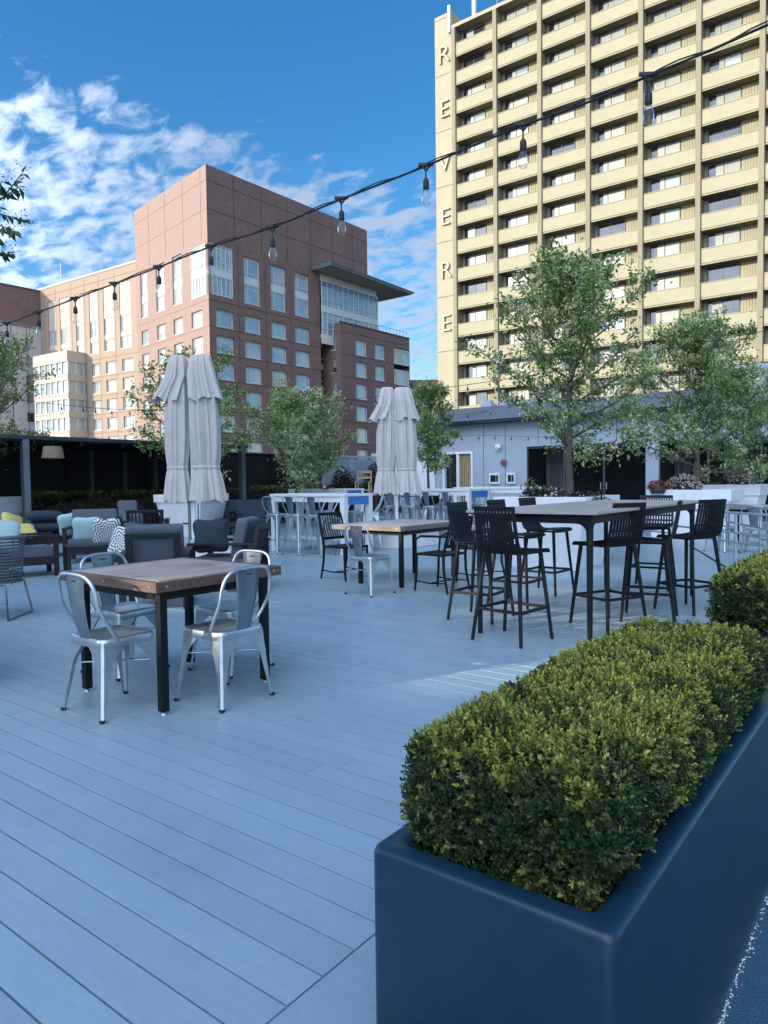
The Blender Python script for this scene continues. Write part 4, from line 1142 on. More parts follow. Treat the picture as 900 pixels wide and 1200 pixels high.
def resin_stool(label):
    T = thing('bar_stool', label, 'bar stool', (0,0,0), 0, 'black slatted bar stools')
    # side profile of the shell: seat front -> seat rear -> back top
    prof = [(.205,.735),(.19,.752),(.10,.752),(0,.745),(-.09,.738),(-.145,.742),(-.178,.762),(-.198,.80),(-.213,.86),(-.228,.95),(-.243,1.04),(-.250,1.085)]
    cum = [0]
    for i in range(1, len(prof)): cum.append(cum[-1] + math.dist(prof[i], prof[i-1]))
    def wid(i):
        t = cum[i]/cum[-1]; return (.225 - .018*math.sin(PI*min(1,t*1.3))) if t < .55 else (.205 - .012*((t-.55)/.45))
    def strip(m, xf0, xf1, i0, i1, th=.010):
        rings = []
        for i in range(i0, i1+1):
            y, z = prof[i]; a = prof[min(i+1,len(prof)-1)]; b = prof[max(i-1,0)]
            ty, tz = a[0]-b[0], a[1]-b[1]; l = math.hypot(ty,tz); ny, nz = -tz/l, ty/l   # outward (below/behind)
            w = wid(i); curve = .018*(1-(xf0+xf1)**2/4) if z > .78 else .008*(1-(xf0+xf1)**2/4)
            def P(xf, o):
                c2 = (.022 if z > .79 else .010)*(1-xf*xf)
                return (xf*w, y + ny*(o) - (c2 if z > .79 else 0), z + nz*o - (0 if z > .79 else c2))
            rings.append([P(xf0,0), P(xf1,0), P(xf1,th), P(xf0,th)])
        m.loft(rings, smooth=False)
    n = 13
    seat = MB(); back = MB()
    for k in range(n):
        a = -1 + 2*(k+.12)/n; b = -1 + 2*(k+.70)/n
        if k == 0: a = -1
        if k == n-1: b = 1
        strip(seat, a, b, 0, 5); strip(back, a, b, 5, 11)
    def cross(m, i, h, th=.009):
        y, z = prof[i]; w = wid(i)
        a = prof[min(i+1,len(prof)-1)]; b = prof[max(i-1,0)]; ty, tz = a[0]-b[0], a[1]-b[1]; l = math.hypot(ty,tz); ty/=l; tz/=l
        pts = []
        for q in range(9):
            xf = -1 + q/4; c2 = (.022 if z > .79 else .010)*(1-xf*xf)
            pts.append((xf*w, y - (c2 if z > .79 else 0), z - (0 if z > .79 else c2)))
        ny, nz = -tz, ty
        rings = [[(p[0], p[1]+ny*o+ty*s*h/2, p[2]+nz*o+tz*s*h/2) for s, o in ((-1,-.0025),(1,-.0025),(1,.0125),(-1,.0125))] for p in pts]
        m.loft(rings, smooth=False)
    cross(seat, 0, .03); cross(seat, 3, .02); cross(seat, 5, .02); cross(back, 6, .018); cross(back, 7, .018); cross(back, 8, .016); cross(back, 11, .035); cross(back, 10, .012)
    seat.build('seat', MT['blackp'], T); back.build('backrest', MT['blackp'], T)
    top = .733; ft = [(-.235,-.235),(.235,-.235),(.235,.225),(-.235,.225)]; tp = [(-.165,-.150),(.165,-.150),(.16,.165),(-.16,.165)]
    for (fx, fy), (tx, ty) in zip(ft, tp):
        MB().tube([(tx,ty,top),(tx+(fx-tx)*.4,ty+(fy-ty)*.4,top*.6),(fx,fy,.0)], [.019,.0175,.0145], 8).build('leg', MT['blackp'], T)
    m = MB(); c = [(tx+(fx-tx)*.64, ty+(fy-ty)*.64, top*.36) for (fx,fy),(tx,ty) in zip(ft,tp)]
    for i in range(4): m.bar(c[i], c[(i+1)%4], .016, .024)
    m.build('foot_rest', MT['blackp'], T)
    m = MB(); m.bar((-.16,-.15,.725),(.16,-.15,.725),.02,.02); m.bar((-.16,.165,.725),(.16,.165,.725),.02,.02); m.bar((-.163,-.15,.722),(-.16,.165,.722),.02,.02); m.bar((.163,-.15,.722),(.16,.165,.722),.02,.02)
    m.build('seat_frame', MT['blackp'], T)
    return T

def slat_chair(label, arms):
    T = thing('slat_armchair' if arms else 'slat_chair', label, 'chair', (0,0,0), 0, 'dark slat back chairs')
    M_ = MT['black']
    m = MB(); m.box(-.225,-.20,.43,.225,.225,.455); m.build('seat', M_, T, bevel=.008)
    bt = lambda t: (-.20-.115*t, .455+.42*t)
    for sx in (-1,1):
        MB().tube([(sx*.21,.205,.43),(sx*.212,.215,.2),(sx*.215,.235,0)], [.017,.016,.013], 8).build('leg', M_, T)
        MB().tube([(sx*.205,bt(1)[0],bt(1)[1]),(sx*.21,bt(.5)[0]-.0,bt(.5)[1]),(sx*.212,-.20,.455),(sx*.213,-.205,.25),(sx*.216,-.26,0)], [.014,.016,.018,.016,.013], 8).build('leg', M_, T)
    m = MB()
    for t in (1.0, .22): y, z = bt(t); m.bar((-.205,y,z),(.205,y,z),.018,.04)
    n = 9
    for k in range(n):
        x = -.17 + .34*k/(n-1); y0, z0 = bt(.2); y1, z1 = bt(1)
        m.tube([(x,y0,z0),(x*1.02,(y0+y1)/2-.012,(z0+z1)/2),(x*1.03,y1,z1)], .0085, 6)
    m.build('backrest', M_, T)
    m = MB()
    for sx in (-1,1): m.tube([(sx*.213,-.225,.12),(sx*.213,0,.105),(sx*.213,.222,.12)], .009, 6)
    m.tube([(-.213,0,.107),(.213,0,.107)], .009, 6); m.build('stretcher', M_, T)
    if arms:
        for sx in (-1,1):
            MB().tube([(sx*.215,-.262,.665),(sx*.235,-.06,.665),(sx*.236,.12,.66),(sx*.232,.20,.62),(sx*.222,.212,.45)], [.013,.015,.015,.014,.013], 8).build('armrest', M_, T)
    return T

def wood_table(label, x0, x1, y0, y1, legs, h=.77, th=.06, name='wood_table', top_m='greywood', edge_m='browncut'):
    cx, cy = (x0+x1)/2, (y0+y1)/2
    T = thing(name, label, 'table', (cx, cy, 0), 0, 'weathered plank tables')
    L = lambda p: (p[0]-cx, p[1]-cy)
    m = MB(); n = 7; rr = random.Random(2)
    a0, a1 = x0-cx, x1-cx; b0, b1 = y0-cy, y1-cy
    for i in range(n):
        xa = a0+.05 + (a1-a0-.1)*i/n; xb = a0+.05 + (a1-a0-.1)*(i+1)/n
        m.box(xa+.0012, b0+.052, h-th, xb-.0012, b1-.052, h-rr.uniform(0,.0018))
    top = m.build('tabletop', MT[top_m], T, bevel=.003)
    m = MB(); 
    m.box(a0,b0,h-th-.002,a1,b0+.05,h-.0025); m.box(a0,b1-.05,h-th-.002,a1,b1,h-.0025); m.box(a0,b0+.0515,h-th-.002,a0+.05,b1-.0515,h-.0028); m.box(a1-.05,b0+.0515,h-th-.002,a1,b1-.0515,h-.0028)
    e = m.build('edge_board', MT[edge_m], top, bevel=.004)
    for x in (a0+.06, (a0+a1)/2, a1-.06): MB().tube([(x,b0-.003,h-th/2),(x,b0+.01,h-th/2)], .008, 10).build('bolt', MT['galv'], top)
    for y in (b0+.07, (b0+b1)/2, b1-.07): MB().tube([(a1+.003,y,h-th/2),(a1-.01,y,h-th/2)], .008, 10).build('bolt', MT['galv'], top)
    pts = [L(p) for p in legs]
    for x, y in pts:
        lg = MB().box(x-.024,y-.024,.02,x+.024,y+.024,h-th-.003).build('leg', MT['black'], T, bevel=.003)
        MB().tube([(x,y,0),(x,y,.006),(x,y,.022)], [.02,.017,.006], 10).build('foot_glide', MT['galv'], lg)
    m = MB()
    xs = sorted({p[0] for p in pts}); ys = sorted({p[1] for p in pts})
    for y in (ys[0], ys[-1]): m.box(xs[0]+.025,y-.015,h-th-.055,xs[-1]-.025,y+.015,h-th-.004)
    for x in (xs[0], xs[-1]): m.box(x-.014,ys[0]+.025,h-th-.055,x+.014,ys[-1]-.025,h-th-.004)
    m.build('frame_rail', MT['black'], T)
    return T

def bar_table(label, x0, x1, y0, y1, h=1.06):
    cx, cy = (x0+x1)/2, (y0+y1)/2; T = thing('bar_table', label, 'bar table', (cx,cy,0))
    a, b = (x1-x0)/2, (y1-y0)/2
    m = MB()
    n = 6
    for i in range(n):
        xa = -a + 2*a*i/n; xb = -a + 2*a*(i+1)/n; m.box(xa+.0015,-b,h-.022,xb-.0015,b,h)
    m.build('tabletop', MT['bartop'], T, bevel=.002)
    m = MB(); i_ = .055
    m.box(-a+i_,-b+i_,h-.095,a-i_,-b+i_+.025,h-.0235); m.box(-a+i_,b-i_-.025,h-.095,a-i_,b-i_,h-.0235)
    m.box(-a+i_,-b+i_+.026,h-.095,-a+i_+.025,b-i_-.026,h-.0235); m.box(a-i_-.025,-b+i_+.026,h-.095,a-i_,b-i_-.026,h-.0235)
    m.box(-a+.012,-b+.012,h-.034,a-.012,b-.012,h-.0228)
    m.build('apron', MT['blackp'], T, bevel=.004)
    for sx in (-1,1):
        for sy in (-1,1):
            x, y = sx*(a-.085), sy*(b-.085)
            m = MB(); m.tube([(x,y,h-.04),(x,y,h-.2),(x,y,.5),(x,y,0)], [.030,.027,.024,.020], 14)
            # curved gussets where the leg meets the apron
            for dx, dy in ((-sx,0),(0,-sy)):
                pts = []
                for q in range(7):
                    t = q/6*PI/2; pts.append((1-math.sin(t), 1-math.cos(t)))
                r = .085
                for q in range(6):
                    for (u0,v0),(u1,v1) in ((pts[q],pts[q+1]),):
                        px, py = -dy*.012, dx*.012
                        A = lambda u, z, s: (x+dx*(.02+u*r)+s*px, y+dy*(.02+u*r)+s*py, z)
                        z0 = h-.096-v0*r; z1 = h-.096-v1*r; zt = h-.09
                        m.add([A(u0,z0,-1),A(u1,z1,-1),A(u1,zt,-1),A(u0,zt,-1),A(u0,z0,1),A(u1,z1,1),A(u1,zt,1),A(u0,zt,1)],[(0,1,2,3),(7,6,5,4),(0,4,5,1)])
            m.build('leg', MT['blackp'], T)
    return T

def white_bar_table(label, x0, x1, y0, y1, h=1.10):
    cx, cy = (x0+x1)/2, (y0+y1)/2; T = thing('white_bar_table', label, 'bar table', (cx,cy,0), 0, 'white bar tables with blue ends')
    a, b = (x1-x0)/2, (y1-y0)/2
    MB().box(-a,-b,h-.05,a,b,h).build('tabletop', MT['white'], T, bevel=.006)
    for sx in (-1,1):
        for sy in (-1,1): MB().box(sx*a-sx*.01,sy*b-sy*.01,0,sx*(a-.115),sy*(b-.115),h-.051).build('leg', MT['white'], T, bevel=.004)
    m = MB()
    for sy in (-1,1): m.box(-a+.116,sy*(b-.02),h-.15,a-.116,sy*(b-.05),h-.051)
    m.build('side_apron', MT['white'], T)
    for sx in (-1,1): MB().box(sx*(a-.018),-b+.117,h-.20,sx*(a-.05),b-.117,h-.051).build('end_apron', MT['blue'], T)
    m = MB(); m.box(-a+.1,-.02,.22,a-.1,.02,.27); m.build('foot_rail', MT['white'], T)
    return T

def umbrella(label, loc, rz, seed, base=True):
    T = thing('closed_umbrella', label, 'umbrella', loc, rz, 'closed twin umbrellas')
    rr = random.Random(seed)
    m = MB(); m.tube([(0,0,.02),(0,0,3.18)], .032, 12); m.build('pole', MT['white'], T)
    m = MB(); m.tube([(-.07,.02,.02),(-.07,.02,3.05)], .022, 10); m.tube([(.06,.03,.02),(.06,.03,2.2)], .012, 8); m.build('crank_post', MT['steel'], T)
    m = MB(); m.tube([(-.08,-.03,.72),(-.16,-.05,.72)], .012, 8); m.tube([(.07,0,.74),(.07,-.06,.74),(.07,-.09,.68)], .014, 8); m.box(.045,-.02,.68,.095,.05,.78); m.build('crank_handle', MT['black'], T)
    for s, ww, off in ((-1, .18, -.225), (1, .225, .205)):
        # lower cloth: pleated, tied, flared at the hem
        ph = [rr.uniform(0,6.28) for _ in range(6)]
        N_ = 168
        def ring(cx, cy, rx, ry, z, amp, rag=0, lean=0, hem=0):
            out = []
            for k in range(N_):
                th = 2*PI*k/N_
                pl = .42*math.sin(7*th+ph[0]+.5*math.sin(z*1.7+ph[4])) + .40*math.sin(11*th+ph[1]+z*.9+.6*math.sin(2*th+ph[5])) + .34*math.sin(4*th+ph[2]+z*.8) + .22*math.sin(19*th+ph[3]+z*.6)
                r = 1 + 1.25*amp*pl
                dz = rag*(math.sin(4*th+ph[4])*.6+math.sin(9*th+ph[5])*.4)
                out.append((cx + rx*r*math.cos(th) + lean, cy + ry*r*math.sin(th), z + dz))
            return out
        cx = off; y0 = 0
        prof = [(3.14,.60,.10),(2.95,.74,.16),(2.70,.88,.20),(2.45,.95,.20),(2.15,1.0,.19),(1.85,.96,.19),(1.66,.88,.17),(1.57,.80,.13),(1.545,.79,.12),(1.50,.86,.14),(1.40,.95,.17),(1.27,1.0,.20),(1.13,1.07,.22),(1.06,1.11,.22)]
        m = MB()
        rings = [ring(cx*(1-.20*max(0,(z-1.5)/1.6)) + s*.03*max(0,1.5-z), 0, ww*w, ww*w*.9, z, a_, rag=.035 if i == len(prof)-1 else (.012 if i == len(prof)-2 else 0)) for i, (z, w, a_) in enumerate(prof)]
        m.loft(rings, caps=False); c = m.build('canopy', MT['canvas'], T)
        m = MB()
        for k in range(2):
            m.loft([ring(cx*(1-.2*.03), 0, ww*w, ww*w*.9, z, .10) for z, w in ((1.585,.83),(1.58,.86),(1.535,.86),(1.53,.83))], caps=False)
            break
        m.build('tie_strap', MT['canvas'], c)
        m = MB()
        pv = [(3.22,.52,.08),(3.20,.66,.12),(3.08,.80,.17),(2.90,.94,.20),(2.74,1.0,.22),(2.62,1.05,.26),(2.56,1.09,.26)]
        rings = [ring(cx*(1-.22*(z-1.5)/1.6) , 0, ww*w*(1.0+.16*(1 if s<0 else .6)*max(0,(2.9-z))), ww*w*.9, z, a_, rag=.05 if i == len(pv)-1 else (.03 if i == len(pv)-2 else 0), lean=(.14 if s > 0 else -.42)*max(0,2.92-z)) for i, (z, w, a_) in enumerate(pv)]
        m.loft(rings, caps=False); m.add(rings[0], [tuple(range(N_))]); m.build('vent_flap', MT['canvas'], T)
        m = MB(); m.bar((0,0,3.10),(cx*.7,0,3.16),.04,.03); m.build('arm', MT['steel'], T)
    if base:
        m = MB(Matrix.Rotation(-rz, 4, 'Z')); m.box(-.62,-.62,.0,.62,.62,.27); m.build('base_box', MT['planter_white'], T, bevel=.012)
        m = MB(Matrix.Rotation(-rz, 4, 'Z')); m.box(-.64,-.64,.272,.64,.64,.30); m.build('base_lid', MT['white'], T, bevel=.006)
    return T

def lounge(label, loc, rz, w=.82, d=.82, name='lounge_armchair', cat='armchair', cushion='fab_grey', group='dark framed lounge armchairs', panel=False, slats=True, backc=True, arm=.60):
    T = thing(name, label, cat, loc, rz, group); M_ = MT['darkwood']
    hw, hd = w/2, d/2
    for sx in (-1,1):
        for sy in (-1,1): MB().box(sx*hw,sy*hd,0,sx*(hw-.065),sy*(hd-.065),arm-.031 if sy > 0 else arm+.0).build('leg', M_, T, bevel=.003)
        MB().box(sx*(hw+.01),-hd-.02,arm-.03,sx*(hw-.085),hd+.02,arm).build('armrest', M_, T, bevel=.004)
    m = MB(); m.box(-hw+.066,hd-.05,.17,hw-.066,hd-.01,.27); m.box(-hw+.066,-hd+.01,.17,hw-.066,-hd+.05,.27)
    for sx in (-1,1): m.box(sx*(hw-.01),-hd+.066,.17,sx*(hw-.05),hd-.066,.27)
    m.box(-hw+.051,-hd+.051,.235,hw-.051,hd-.051,.262); m.build('seat_frame', M_, T, bevel=.003)
    m = MB(Matrix.Translation((0,-hd+.10,.262)) @ Matrix.Rotation(math.radians(12), 4, 'X'))
    bw = hw-.075
    m.box(-bw,-.03,0,-bw+.07,.01,.56); m.box(bw-.07,-.03,0,bw,.01,.56); m.box(-bw+.071,-.03,.50,bw-.071,.01,.56); m.box(-bw+.071,-.03,.14,bw-.071,.01,.22)
    if slats:
        n = 8
        for k in range(n): x = -bw+.11 + (2*bw-.22)*k/(n-1); m.box(x-.012,-.02,.221,x+.012,.0,.499)
    m.build('back_frame', M_, T, bevel=.003)
    MB().box(-hw+.07,-hd+.12,.264,hw-.07,hd-.005,.415).build('seat_cushion', MT[cushion], T, bevel=.035, seg=4)
    if backc:
        R = Matrix.Rotation(math.radians(12), 4, 'X')
        m = MB(Matrix.Translation((0,-hd+.20,.64)) @ R); m.box(-bw-.02,-.065,-.24,bw+.02,.075,.25); m.build('back_cushion', MT[cushion], T, bevel=.04, seg=4)
    return T

def pillow(label, loc, rot, size, m_, group='scatter pillows', th=.075):
    o = MB().cushion((0,0,0), size/2, size/2, th, p=5, pinch=.12).build('pillow', MT[m_])
    o.location = loc; o.rotation_euler = rot
    return tag(o, label, 'pillow', group)
# ------------------------------------------------------------------ placing the furniture
H2 = PI/2
def facing(dx, dy): return math.atan2(-dx, dy)

# nearest plank table and its four chairs
wood_table('weathered plank dining table nearest the camera, on black steel legs', -4.40, -3.37, 2.34, 3.30, [(-4.24,2.42),(-3.44,2.42),(-3.46,3.22),(-4.24,3.22)])
c0 = metal_chair('galvanised chair nearest the left, its back to us, tucked under the nearest plank table')
c0.location = (-3.79, 2.33, 0); c0.rotation_euler = (0,0,0)
dup(c0, (-3.40, 2.83, 0), facing(-1,.0)+.03, 'galvanised chair at the right end of the nearest plank table, splat towards the right')
dup(c0, (-4.50, 2.86, 0), facing(1,.06), 'galvanised chair at the left end of the nearest plank table, half hidden behind it')
dup(c0, (-3.92, 3.33, 0), facing(.05,-1), 'galvanised chair on the far side of the nearest plank table')

# second plank table with one metal chair and dark slat chairs
wood_table('pale plank dining table further back, between dark slat chairs', -6.10, -5.0, 6.88, 8.35, [(-5.72,7.0),(-5.08,7.0),(-5.08,8.2),(-5.72,8.2)], name='wood_table', top_m='palewood', edge_m='palecut')
dup(c0, (-5.19, 6.52, 0), facing(.08,1), 'single galvanised chair with its back to us at the second plank table')
s0 = slat_chair('dark slat chair without arms at the left end of the second plank table', False)
s0.location = (-6.28, 7.36, 0); s0.rotation_euler = (0,0,facing(1,-.12))
a0 = slat_chair('dark slat armchair nearest the bar stools, right of the second plank table', True)
a0.location = (-4.62, 7.18, 0); a0.rotation_euler = (0,0,facing(-1,.1))
dup(a0, (-4.60, 8.08, 0), facing(-1,-.05), 'dark slat armchair further along the right side of the second plank table')

# bar table and black slatted stools
bar_table('long dark framed bar table with a pale plank top, ringed by black stools', -3.12, -1.98, 5.24, 8.42)
b0 = resin_stool('black slatted bar stool at the near end of the bar table, back to the camera')
b0.location = (-2.70, 5.27, 0); b0.rotation_euler = (0,0,facing(.12,1))
for x, y, rz, lab in ((-3.36,5.92,facing(1,.05),'black bar stool at the left side of the bar table, just behind the end stool'),
                      (-3.42,6.80,facing(1,0),'black bar stool in the middle of the left side of the bar table'),
                      (-3.50,7.70,facing(1,-.05),'black bar stool at the far end of the left side of the bar table'),
                      (-2.27,6.28,facing(-.9,.42),'black bar stool on the right side of the bar table closest to the hedge'),
                      (-2.05,6.75,facing(-.96,-.22),'black bar stool seen edge on between two others right of the bar table'),
                      (-1.86,7.42,facing(-.9,.40),'black bar stool furthest to the right, beside the metal railing'),
                      (-2.62,8.72,facing(.08,-1),'black bar stool at the far end of the bar table facing the camera')):
    dup(b0, (x, y, 0), rz, lab)

# white bar tables with galvanised bar stools
white_bar_table('white bar table with a blue end, left of the nearer row of metal bar stools', -10.15, -8.25, 9.66, 10.50, 1.10)
t0 = metal_chair('galvanised bar stool at the left end of the left white bar table, near side', .74, True, 'metal_bar_stool', 'bar stool', 'galvanised metal bar stools')
t0.location = (-9.70, 9.42, 0); t0.rotation_euler = (0,0,facing(.05,1))
for x, y, rz, lab in ((-9.17,9.42,facing(0,1),'galvanised bar stool in the middle of the near side of the left white bar table'),
                      (-8.64,9.42,facing(-.05,1),'galvanised bar stool at the right of the near side, left white bar table'),
                      (-9.75,10.80,facing(0,-1),'galvanised bar stool on the far side of the left white bar table, left one'),
                      (-9.05,10.82,facing(.1,-1),'galvanised bar stool on the far side of the left white bar table, middle one'),
                      (-8.5,10.72,facing(-.75,-.65),'galvanised bar stool turned sideways behind the blue end of the left white bar table')):
    dup(t0, (x, y, 0), rz, lab)
pB = at_depth(550, 580, 16.2)
white_bar_table('white bar table with a blue end just right of the further twin umbrella', pB.x-2.15, pB.x, pB.y, pB.y+1.0, 1.12)
for i, (dx, lab) in enumerate(((-1.95,'galvanised bar stool beside the umbrella skirt at the middle white bar table'),(-1.42,'second galvanised bar stool from the umbrella at the middle white bar table'),(-.88,'third galvanised bar stool from the umbrella at the middle white bar table'),(-.34,'galvanised bar stool next to the blue end of the middle white bar table, near side'))):
    dup(t0, (pB.x+dx, pB.y-.24, 0), facing(.06*(i-1.5),1), lab)
for dx, lab in ((-1.5,'galvanised bar stool across the middle white bar table, left one on the far side'),(-.6,'galvanised bar stool across the middle white bar table, right one on the far side')):
    dup(t0, (pB.x+dx, pB.y+1.26, 0), facing(.1,-1), lab)
pC = at_depth(615, 580, 18.2)
white_bar_table('white bar table with a blue end nearest the low grey building', pC.x-2.15, pC.x, pC.y, pC.y+1.0, 1.13)
for dx, lab in ((-1.45,'galvanised bar stool at the left of the furthest white bar table, near side'),(-.8,'galvanised bar stool with a tilted splat at the furthest white bar table, near side')):
    dup(t0, (pC.x+dx, pC.y-.24, 0), facing(.1,1), lab)
for dx, dy, rz, lab in ((-.75,1.27,facing(0,-1),'galvanised bar stool across the furthest white bar table'),(.42,.75,facing(-1,-.1),'galvanised bar stool at the right end of the furthest white bar table')):
    dup(t0, (pC.x+dx, pC.y+dy, 0), rz, lab)
qa = at_depth(618, 590, 14.0)
dup(a0, (qa.x, qa.y, 0), facing(.5,.8), 'dark slat armchair in front of the furthest white bar table')
pD = at_depth(404, 575, 20.5)
white_bar_table('white bar table standing behind the left one, only its top edge showing', pD.x-2.3, pD.x, pD.y, pD.y+.9, 1.12)
def caddy(label, p):
    T = thing('table_caddy', label, 'caddy', p)
    m = MB(); m.box(-.1,-.07,0,.1,.07,.012); 
    for x in (-.1,.1): m.tube([(x,0,.012),(x,0,.1),(0,0,.16)], .005, 6)
    m.build('tray', MT['black'], T)
    for x, c in ((-.055,'fab_yellow'),(.0,'fab_white'),(.055,'red')):
        j = MB().lathe([(.022,.013),(.024,.08),(.012,.10),(.012,.115)], 12, (x,0,0)).build('jar', MT[c], T)
caddy('small caddy of jars on the rear white bar table by the round tree', at_depth(381, 575, 20.9) * 1)
bpy.data.objects['table_caddy'].location.z = 1.12

# twin umbrellas
u1 = at_depth(227, 600, 10.7); umbrella('nearer closed twin umbrella of pale canvas, in front of the white planter', (u1.x, u1.y, 0), math.atan2(CR.y, CR.x), 3)
u2 = at_depth(465, 600, 14.6); umbrella('further closed twin umbrella of pale canvas on a white base box', (u2.x, u2.y, 0), math.atan2(CR.y, CR.x)+.1, 6)

# lounge area on the left
p = at_depth(184, 640, 7.75); lounge('grey cushioned armchair with its framed back towards us, behind the nearest plank table', (p.x,p.y,0), view_rz(184, -6), .70, .74, slats=False, panel=True)
mb = pillow('patterned pillow at the left of the armchair that shows us its back', at_depth(146, 636, 8.0), (1.2,.1,view_rz(146,-40)), .36, 'mandala')
p = at_depth(270, 640, 8.9); lounge('grey cushioned armchair seen from the side, facing left, behind the nearest plank table', (p.x,p.y,0), view_rz(270, 74), .78, .80)
pillow('dark slate pillow on the arm of the side facing armchair', at_depth(247, 628, 8.75), (1.25,0,view_rz(247,12)), .42, 'fab_navy')
pillow('pale pillow lying flat on the seat of the side facing armchair', at_depth(245, 637, 8.95), (.05,.05,view_rz(245,30)), .38, 'fab_teal')
p = at_depth(110, 640, 12.4); lounge('armchair facing us with a teal and a patterned pillow', (p.x,p.y,0), view_rz(110, 172), .86, .84)
rz = view_rz(110,172)
pillow('teal pillow in the middle of the armchair that faces us', at_depth(102, 621, 12.05), (1.25,0,view_rz(102,176)), .46, 'fab_teal')
pillow('white pillow with a dark mandala print on the armchair that faces us', at_depth(125, 622, 11.95), (1.25,0,view_rz(125,184)), .44, 'mandala')
pillow('pale teal pillow poking out left of the armchair that faces us', at_depth(83, 614, 12.6), (1.2,.2,view_rz(83,190)), .42, 'fab_teal')
def side_table(label, loc, rz, w=.62, d=.5, h=.43):
    T = thing('side_table', label, 'table', loc, rz, 'low dark side tables')
    m = MB(); n = 5
    for i in range(n): m.box(-w/2, -d/2+d*i/n+.004, h-.03, w/2, -d/2+d*(i+1)/n-.004, h)
    m.build('tabletop', MT['darkwood'], T)
    for sx in (-1,1):
        for sy in (-1,1): MB().box(sx*w/2,sy*d/2,0,sx*(w/2-.05),sy*(d/2-.05),h-.031).build('leg', MT['darkwood'], T)
    m = MB(); m.box(-w/2+.051,-d/2+.01,h-.10,w/2-.051,-d/2+.03,h-.032); m.box(-w/2+.051,d/2-.03,h-.10,w/2-.051,d/2-.01,h-.032)
    m.build('apron', MT['darkwood'], T)
    return T
p = at_depth(103, 650, 10.6); side_table('low dark side table in front of the armchair that faces us', (p.x,p.y,0), view_rz(103, 8))
p = at_depth(33, 650, 10.5); lounge('dark armchair seen from the side at the far left, with a plump grey seat', (p.x,p.y,0), view_rz(33, -82), .7, .72, backc=False, slats=True)
def bench(label, loc, rz, w, d=.7, h=.36, back=False, name='lounge_bench'):
    T = thing(name, label, 'bench', loc, rz, 'dark slatted lounge benches'); M_ = MT['darkwood']
    for sx in (-1,1):
        for sy in (-1,1): MB().box(sx*w/2,sy*d/2,0,sx*(w/2-.07),sy*(d/2-.07),h-.041).build('leg', M_, T)
    m = MB(); n = 7
    for i in range(n): m.box(-w/2, -d/2+d*i/n+.006, h-.04, w/2, -d/2+d*(i+1)/n-.006, h)
    m.box(-w/2+.071,-d/2+.01,h-.13,w/2-.071,-d/2+.04,h-.042); m.box(-w/2+.071,d/2-.04,h-.13,w/2-.071,d/2-.01,h-.042); m.build('seat', M_, T)
    if back:
        m = MB(Matrix.Translation((0,-d/2+.02,h)) @ Matrix.Rotation(math.radians(8),4,'X'))
        m.box(-w/2,-.02,0,-w/2+.06,.02,.46); m.box(w/2-.06,-.02,0,w/2,.02,.46); m.box(-w/2+.061,-.02,.40,w/2-.061,.02,.46); m.box(-w/2+.061,-.02,.06,w/2-.061,.02,.12)
        n = int(w/.085)
        for i in range(n): x = -w/2+.1+(w-.2)*i/(n-1); m.box(x-.013,-.012,.121,x+.013,.012,.399)
        m.build('backrest', M_, T)
    return T
p = at_depth(35, 640, 13.2); bench('low dark bench under the stacked slate cushions by the grey post', (p.x,p.y,0), view_rz(35, 5), 2.0, .75, .38)
rzb = view_rz(35, 5)
def seat_cushion(label, px, y, d, hx, hz, m_, tilt=0):
    o = MB().cushion((0,0,0), hx, .3, hz, p=6, pinch=.05).build('seat_cushion', MT[m_]); q = at_depth(px, y, d); o.location = q; o.rotation_euler = (tilt,0,view_rz(px,5)); return tag(o, label, 'cushion', 'stacked slate cushions')
seat_cushion('upper slate cushion of the stack on the low bench', 52, 604.5, 13.2, .31, .10, 'fab_navy')
seat_cushion('lower slate cushion of the stack on the low bench', 52, 617, 13.2, .34, .085, 'fab_navy')
pillow('yellow pillow leaning behind the other yellow one, left of the bench', at_depth(15, 614, 12.9), (1.0,.35,view_rz(15,30)), .42, 'fab_yellow')
pillow('yellow pillow lying in front, left of the stacked slate cushions', at_depth(25, 622, 12.4), (.35,.05,view_rz(25,10)), .46, 'fab_yellow', th=.085)
pillow('pale blue pillow on the rope chair at the left edge', at_depth(1, 628, 7.3), (1.1,.2,view_rz(1,10)), .36, 'fab_teal')
p = at_depth(118, 615, 15.6); lounge('dark slat back armchair behind the one facing us, back turned', (p.x,p.y,0), view_rz(118, 10), .8, .8, backc=False, cushion='fab_navy')
p = at_depth(172, 615, 14.6); lounge('dark slat back armchair left of the white planter, back turned', (p.x,p.y,0), view_rz(172, -4), .86, .8, backc=False, cushion='fab_navy')
pillow('teal grey pillow on the far armchair left of the white planter', at_depth(150, 597, 15.3), (1.2,0,view_rz(150,10)), .42, 'fab_grey')
pillow('slate blue pillow lying beside the dark slat back armchair', at_depth(156, 610, 14.3), (.7,0,view_rz(156,10)), .42, 'fab_grey')
p = at_depth(263, 600, 18.5); lounge('dark armchair in the shade just right of the nearer umbrella', (p.x,p.y,0), view_rz(263, 150), .8, .8, cushion='fab_navy')
p = at_depth(296, 600, 18.0); lounge('dark armchair in the shade left of the left white bar table', (p.x,p.y,0), view_rz(296, 190), .85, .8, cushion='fab_navy')
p = at_depth(278, 605, 16.8); side_table('low dark side table in the shade between two dark armchairs', (p.x,p.y,0), view_rz(278, 0), .7, .5, .40)

